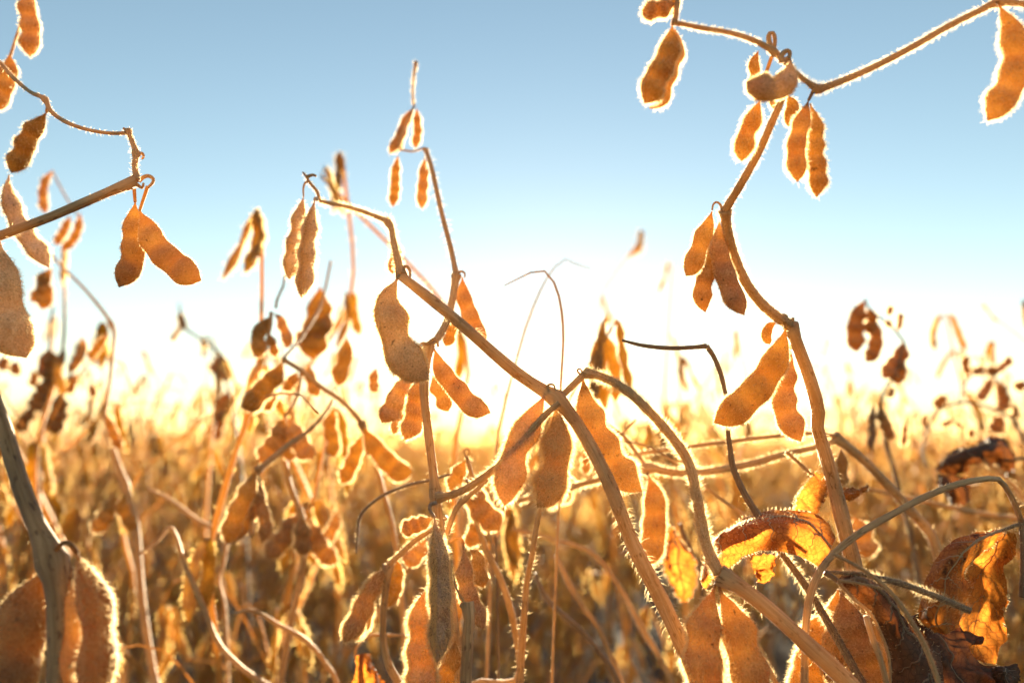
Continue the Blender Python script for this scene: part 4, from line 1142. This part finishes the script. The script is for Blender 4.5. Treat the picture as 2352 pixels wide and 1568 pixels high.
for q_, w_, n_ in ((((1255, 700), (1215, 750), (1185, 810)), 12, 2), (((1250, 600), (1245, 660), (1270, 720)), 18, 2), (((1520, 895), (1505, 970), (1460, 1030)), 36, 2), (((1525, 890), (1545, 990), (1560, 1090)), 26, 2), (((1550, 1150), (1530, 1260), (1520, 1360)), 36, 2), (((1390, 800), (1400, 830), (1385, 850)), 12, 1),
                  (((1580, 1250), (1500, 1380), (1480, 1500)), 30, 3)):
    pod(Wc, b1(*q_), .92, w_, n=n_, hair=250, hl=8, mats=PODK_M)
Wd = thing("soybean_plant", "dark blurred plant at far left between the corner stalk and the sharp elbow", CAT, base((90, 1568), .85))
stem(Wd, b1((250, 2200), (270, 1700), (300, 1300), (330, 1000), (345, 850), (350, 700), (365, 560)), .80, [14, 13, 13, 12, 10, 8, 6], ground=True, mats=STEMD_M)
stem(Wd, b1((280, 1450), (400, 1200), (500, 1000), (560, 860), (565, 780)), .80, [10, 9, 8, 8, 6], name="branch", mats=STEMD_M)
for q_, w_, n_ in ((((340, 850), (320, 950), (330, 1080)), 36, 2), (((345, 860), (370, 1000), (380, 1150)), 40, 3), (((320, 1050), (290, 1180), (230, 1290)), 38, 3), (((565, 780), (560, 880), (500, 980)), 24, 2), (((520, 1030), (490, 1100), (440, 1160)), 28, 2),
                  (((420, 1150), (400, 1300), (370, 1450)), 40, 3), (((100, 940), (110, 1000), (100, 1040)), 24, 2), (((40, 900), (30, 960), (10, 1010)), 24, 2), (((620, 1100), (640, 1150), (630, 1190)), 18, 2), (((230, 1000), (240, 1060), (220, 1120)), 20, 2), (((215, 1260), (170, 1360), (110, 1420)), 30, 2)):
    pod(Wd, b1(*q_), .80, w_, n=n_, hair=250, hl=8, mats=PODK_M)

# ------------------------------------------------------------------ field plants
def orient(c, tw):
    T = nrm(np.gradient(c, axis=0))
    ref = np.array((math.cos(tw), math.sin(tw), .15))
    B = nrm(np.cross(T, ref))
    return B, np.cross(B, T)


TOPS = {}


def grow(seed, height, detail):
    """a dry soybean plant of the field: yields (part name, MB)"""
    rg = np.random.default_rng(seed)
    n = int(rg.integers(9, 13))
    hs = np.linspace(0, height, n)
    ang = rg.uniform(0, 6.28)
    lean = rg.normal(0, .05, 2)
    xy = np.stack([lean[0] * (hs / height) ** 2 + .014 * np.cos(ang) * (-1.) ** np.arange(n) + rg.normal(0, .008, n),
                   lean[1] * (hs / height) ** 2 + .014 * np.sin(ang) * (-1.) ** np.arange(n) + rg.normal(0, .008, n)], 1)
    xy[0] = 0
    nodes = np.hstack([xy, hs[:, None]])
    nodes[-1, :2] += rg.normal(0, .03, 2)
    parts = []
    sm = MB()
    nsd = 6 if detail else 4
    mc = spline(nodes, n * (4 if detail else 2))
    mf = tube(sm, mc, np.linspace(.0044, .0013, n * (4 if detail else 2)), sides=nsd)
    global RNG
    keep, RNG = RNG, rg
    tube_hair(sm, mc, mf, 700 if detail else 160, .0026, .00013 if detail else .0004)
    RNG = keep
    sites = [(nodes[i], i / n) for i in range(3, n)]
    for b in range(int(rg.integers(4, 7))):
        i = int(rg.integers(1, n - 3))
        a = rg.uniform(0, 6.28)
        L_ = rg.uniform(.16, .36)
        o_ = np.array((math.cos(a), math.sin(a), 0))
        q = [nodes[i] + o_ * L_ * s * rg.uniform(.45, .7) + np.array((0, 0, L_ * s * rg.uniform(.75, 1.05))) * (1 - .25 * s) for s in (0, .3, .6, .85, 1)]
        q[0] = nodes[i]
        q = np.array(q)
        q[:, 2] = np.minimum(q[:, 2], height * 1.02)
        tube(sm, spline(q, 14 if detail else 8), np.linspace(.0022, .0009, 14 if detail else 8), sides=nsd)
        for k in range(1, 5):
            sites.append((q[k], .5 + .1 * k))
    # leftover petioles
    for b in range(int(rg.integers(6, 12))):
        i = int(rg.integers(2, n - 2))
        a = rg.uniform(0, 6.28)
        L_ = rg.uniform(.06, .16)
        o_ = np.array((math.cos(a), math.sin(a), 0))
        q = np.array([nodes[i], nodes[i] + o_ * L_ * .4 + np.array((0, 0, L_ * .5)), nodes[i] + o_ * L_ * .8 + np.array((0, 0, L_ * .55)), nodes[i] + o_ * L_ + np.array((0, 0, L_ * rg.uniform(.1, .5)))])
        tube(sm, spline(q, 9 if detail else 6), np.linspace(.0009, .0005, 9 if detail else 6), sides=4)
    parts.append(("stem", sm))
    TOPS[seed] = nodes[-1].copy()
    for (p, s) in sites:
        for k in range(int(rg.choice((1, 1, 1, 2, 2, 3)))):
            a = rg.uniform(0, 6.28)
            L_ = rg.uniform(.036, .050)
            out_ = rg.uniform(.08, .5)
            o_ = np.array((math.cos(a), math.sin(a), 0))
            pe = p + o_ * .006 + np.array((0, 0, .004))
            e = pe + o_ * L_ * out_ + np.array((0, 0, -L_ * math.sqrt(1 - out_ ** 2 * .8)))
            mid = (pe + e) / 2 + o_ * L_ * rg.normal(0, .09) + np.cross(o_, (0, 0, 1)) * L_ * rg.normal(0, .06)
            ring = 18 if detail else 11
            c = spline(np.array([p, pe, mid, e]), ring)
            B, N_ = orient(c, rg.uniform(0, 6.28))
            pm = MB()
            keep = RNG
            RNG = rg
            pod_geo(pm, c, rg.uniform(.0035, .0044), B, N_, nseeds=int(rg.choice((2, 3, 3))), sides=10 if detail else 6, seeds=detail,
                    hair=(420 if detail else 130), hl=.0030, hw=(.00013 if detail else .0004), wobble=0, bump=.14, thick=.55)
            RNG = keep
            parts.append(("pod", pm))
    return parts


POD_F = [M_PODB, M_HAIRF]
STEM_F = [M_STEMB, M_HAIRF]
GROUP_MID = "blurred soybean plants standing just behind"


def build_parts(seed, height, label, group):
    root = thing("soybean_plant", label, CAT, (0, 0, 0), group)
    for nm, pm in grow(seed, height, True):
        part(nm, pm, STEM_F if nm == "stem" else POD_F, root)
    return root


# each entry: traced top of the plant (x, y), distance, label
MID = [
    (150, 560, .75, "blurred plant in front of the left sky, its top below the left node's branch"),
    (604, 470, .55, "blurred plant whose lone tip pods hang against sky left of the fuzzy pair"),
    (738, 375, .62, "blurred plant whose tall tip shows above the fuzzy pod pair"),
    (788, 335, .66, "palest blurred plant top, thin pods high between fuzzy pair and upright plant's crown"),
    (795, 690, 1.15, "blurred plant top just left of the big grey downy pod"),
    (185, 775, 1.2, "blurred plant with its tip left of the sharp elbow stalk"),
    (505, 815, .9, "dark blurred plant tip between lone forked tip and drooping branch"),
    (562, 870, .8, "dark blurred upright plant at the foot of the drooping branch"),
    (1480, 525, 1.5, "blurred slim plant tip in white sky between sun and tall plant"),
    (1545, 590, 1.1, "blurred plant with forked slim pods under the tall plant's left pods"),
    (1692, 748, .95, "blurred plant with a small star of pods beside the dark snapped petiole"),
    (1560, 808, .95, "blurred plant with a dense pod bunch just below the dark snapped petiole"),
    (2250, 690, 1.5, "faint blurred plant tip in pale sky near the right edge"),
    (2345, 680, .95, "orange blurred plant cut off by the right edge"),
    (1905, 770, 1.9, "very faint small plant tip just right of the tall plant's stalk"),
    (2160, 905, 1.4, "blurred plant with thin arching arms left of the many-armed one"),
    (1135, 872, 1.9, "small washed out plant tip left of the sun"),
]
protos = [build_parts(100 + k, .95, "", None) for k in range(5)]
proto_kids = {p.name: list(p.children) for p in protos}
used = set()


def copy_tree(src):
    r_ = src.copy()
    sc.collection.objects.link(r_)
    for ch in proto_kids[src.name]:
        c = ch.copy()
        sc.collection.objects.link(c)
        c.parent = r_
    return r_


rg = np.random.default_rng(5)
for k, (x, y, d, lab) in enumerate(MID):
    src = protos[k % 5]
    r_ = src if src.name not in used else copy_tree(src)
    used.add(src.name)
    tp = TOPS[100 + k % 5]
    a_turn = 2.6 if x == 1480 else 0.0
    w = P(x, y, d)
    s = w[2] / tp[2]
    a = rg.uniform(0, 6.28) + a_turn
    r_.rotation_euler = (0, 0, a)
    r_.scale = (s, s, s)
    r_.location = (w[0] - s * (tp[0] * math.cos(a) - tp[1] * math.sin(a)), w[1] - s * (tp[0] * math.sin(a) + tp[1] * math.cos(a)), -.01)
    r_['label'] = lab
    r_['group'] = GROUP_MID
    r_['category'] = CAT

# single-mesh plants of the field
VAR = []
for k in range(9):
    mbv = MB()
    for nm, pm in grow(300 + k, .82, False):
        mm = [np.where(a == 1, 3, 0 if nm == 'stem' else 2) for a in pm.m]
        base_n = mbv.n
        mbv.v += pm.v
        mbv.f += [a + base_n for a in pm.f]
        mbv.m += mm
        mbv.uv += pm.uv
        mbv.n += pm.n
    me = mbv.mesh("soybean_plant", [M_STEMB, M_STEMB, M_PODB, M_HAIRF])
    VAR.append(me)

GROUP_FAR = "blurred soybean plants of the golden field"
LAB_FAR = "small blurred golden soybean plant among the many in the field behind"
pts = []
rg = np.random.default_rng(11)
ROW = .46
row_dir = R(14)
cr_, sr_ = math.cos(row_dir), math.sin(row_dir)
for i in range(-140, 141):
    v = -2.0
    while v < 62:
        u = i * ROW + rg.normal(0, .04)
        x, y = u * cr_ + v * sr_, -u * sr_ + v * cr_
        dist = math.hypot(x, y)
        step = .075 if dist < 4 else (.22 if dist < 10 else (.38 if dist < 25 else .6))
        v += step * rg.uniform(.7, 1.3)
        if y < .47 or abs(x) > y * 1.05 + .35:
            continue
        pts.append((x, y, dist))
pts.sort(key=lambda p: p[2])
far_objs = []
stuff = []
for k, (x, y, dist) in enumerate(pts):
    h = rg.normal(.73, .085) if dist < 2.2 else rg.normal(.80, .10)
    if dist > 1.2 and rg.random() < (.48 if dist < 3.5 else .3 if dist < 9 else .2):
        h = rg.uniform(.86, 1.14)
    if dist < .8:
        h = min(h, .72)
    h = min(max(h, .5), 1.14, .84 + .115 * dist)
    if dist < 9 and abs(x - y * math.tan(SUN_AZ)) < .5:
        h = min(h, .62 + .05 * dist)
    s = h / .82
    a = rg.uniform(0, 6.28)
    if k < 270:
        ob = link("soybean_plant", VAR[k % len(VAR)])
        ob.location = (x, y, -.01)
        ob.rotation_euler = (rg.normal(0, .07), rg.normal(0, .07), a)
        ob.scale = (s, s, s)
        ob['label'] = LAB_FAR
        ob['category'] = CAT
        ob['group'] = GROUP_FAR
        far_objs.append(ob)
    else:
        stuff.append((x, y, -.01, a, s))
print("FIELD", len(pts), len(stuff))
# the rest of the crop reads as one mass
stuff = np.array(stuff)
me = bpy.data.meshes.new("soybean_field")
me.vertices.add(len(stuff))
me.vertices.foreach_set("co", stuff[:, :3].ravel())
at = me.attributes.new("rot", 'FLOAT_VECTOR', 'POINT')
rv = np.zeros((len(stuff), 3))
rv[:, 2] = stuff[:, 3]
rv[:, :2] = rg.normal(0, .07, (len(stuff), 2))
at.data.foreach_set("vector", rv.ravel())
at = me.attributes.new("scl", 'FLOAT', 'POINT')
at.data.foreach_set("value", stuff[:, 4].copy())
me.update()
fo = link("soybean_field", me)
fo['kind'] = 'stuff'
fo['label'] = "golden mass of ripe soybean crop running to the horizon"
ng = bpy.data.node_groups.new("field_scatter", 'GeometryNodeTree')
ng.interface.new_socket("Geometry", in_out='INPUT', socket_type='NodeSocketGeometry')
ng.interface.new_socket("Geometry", in_out='OUTPUT', socket_type='NodeSocketGeometry')
gi = ng.nodes.new('NodeGroupInput')
go = ng.nodes.new('NodeGroupOutput')
jn = ng.nodes.new('GeometryNodeJoinGeometry')
for ob in far_objs[:len(VAR)]:
    oi = ng.nodes.new('GeometryNodeObjectInfo')
    oi.transform_space = 'ORIGINAL'
    oi.inputs['Object'].default_value = ob
    oi.inputs['As Instance'].default_value = True
    ng.links.new(oi.outputs['Geometry'], jn.inputs[0])
ip = ng.nodes.new('GeometryNodeInstanceOnPoints')
ip.inputs['Pick Instance'].default_value = True
ri = ng.nodes.new('FunctionNodeRandomValue')
ri.data_type = 'INT'
ri.inputs[4].default_value = 0
ri.inputs[5].default_value = len(VAR) - 1
na = ng.nodes.new('GeometryNodeInputNamedAttribute')
na.data_type = 'FLOAT_VECTOR'
na.inputs[0].default_value = "rot"
nb = ng.nodes.new('GeometryNodeInputNamedAttribute')
nb.data_type = 'FLOAT'
nb.inputs[0].default_value = "scl"
er = ng.nodes.new('FunctionNodeEulerToRotation')
ng.links.new(gi.outputs[0], ip.inputs['Points'])
ng.links.new(jn.outputs[0], ip.inputs['Instance'])
ng.links.new(ri.outputs[2], ip.inputs['Instance Index'])
ng.links.new(na.outputs[0], er.inputs[0])
ng.links.new(er.outputs[0], ip.inputs['Rotation'])
ng.links.new(nb.outputs[0], ip.inputs['Scale'])
ng.links.new(ip.outputs[0], go.inputs[0])
md = fo.modifiers.new("scatter", 'NODES')
md.node_group = ng
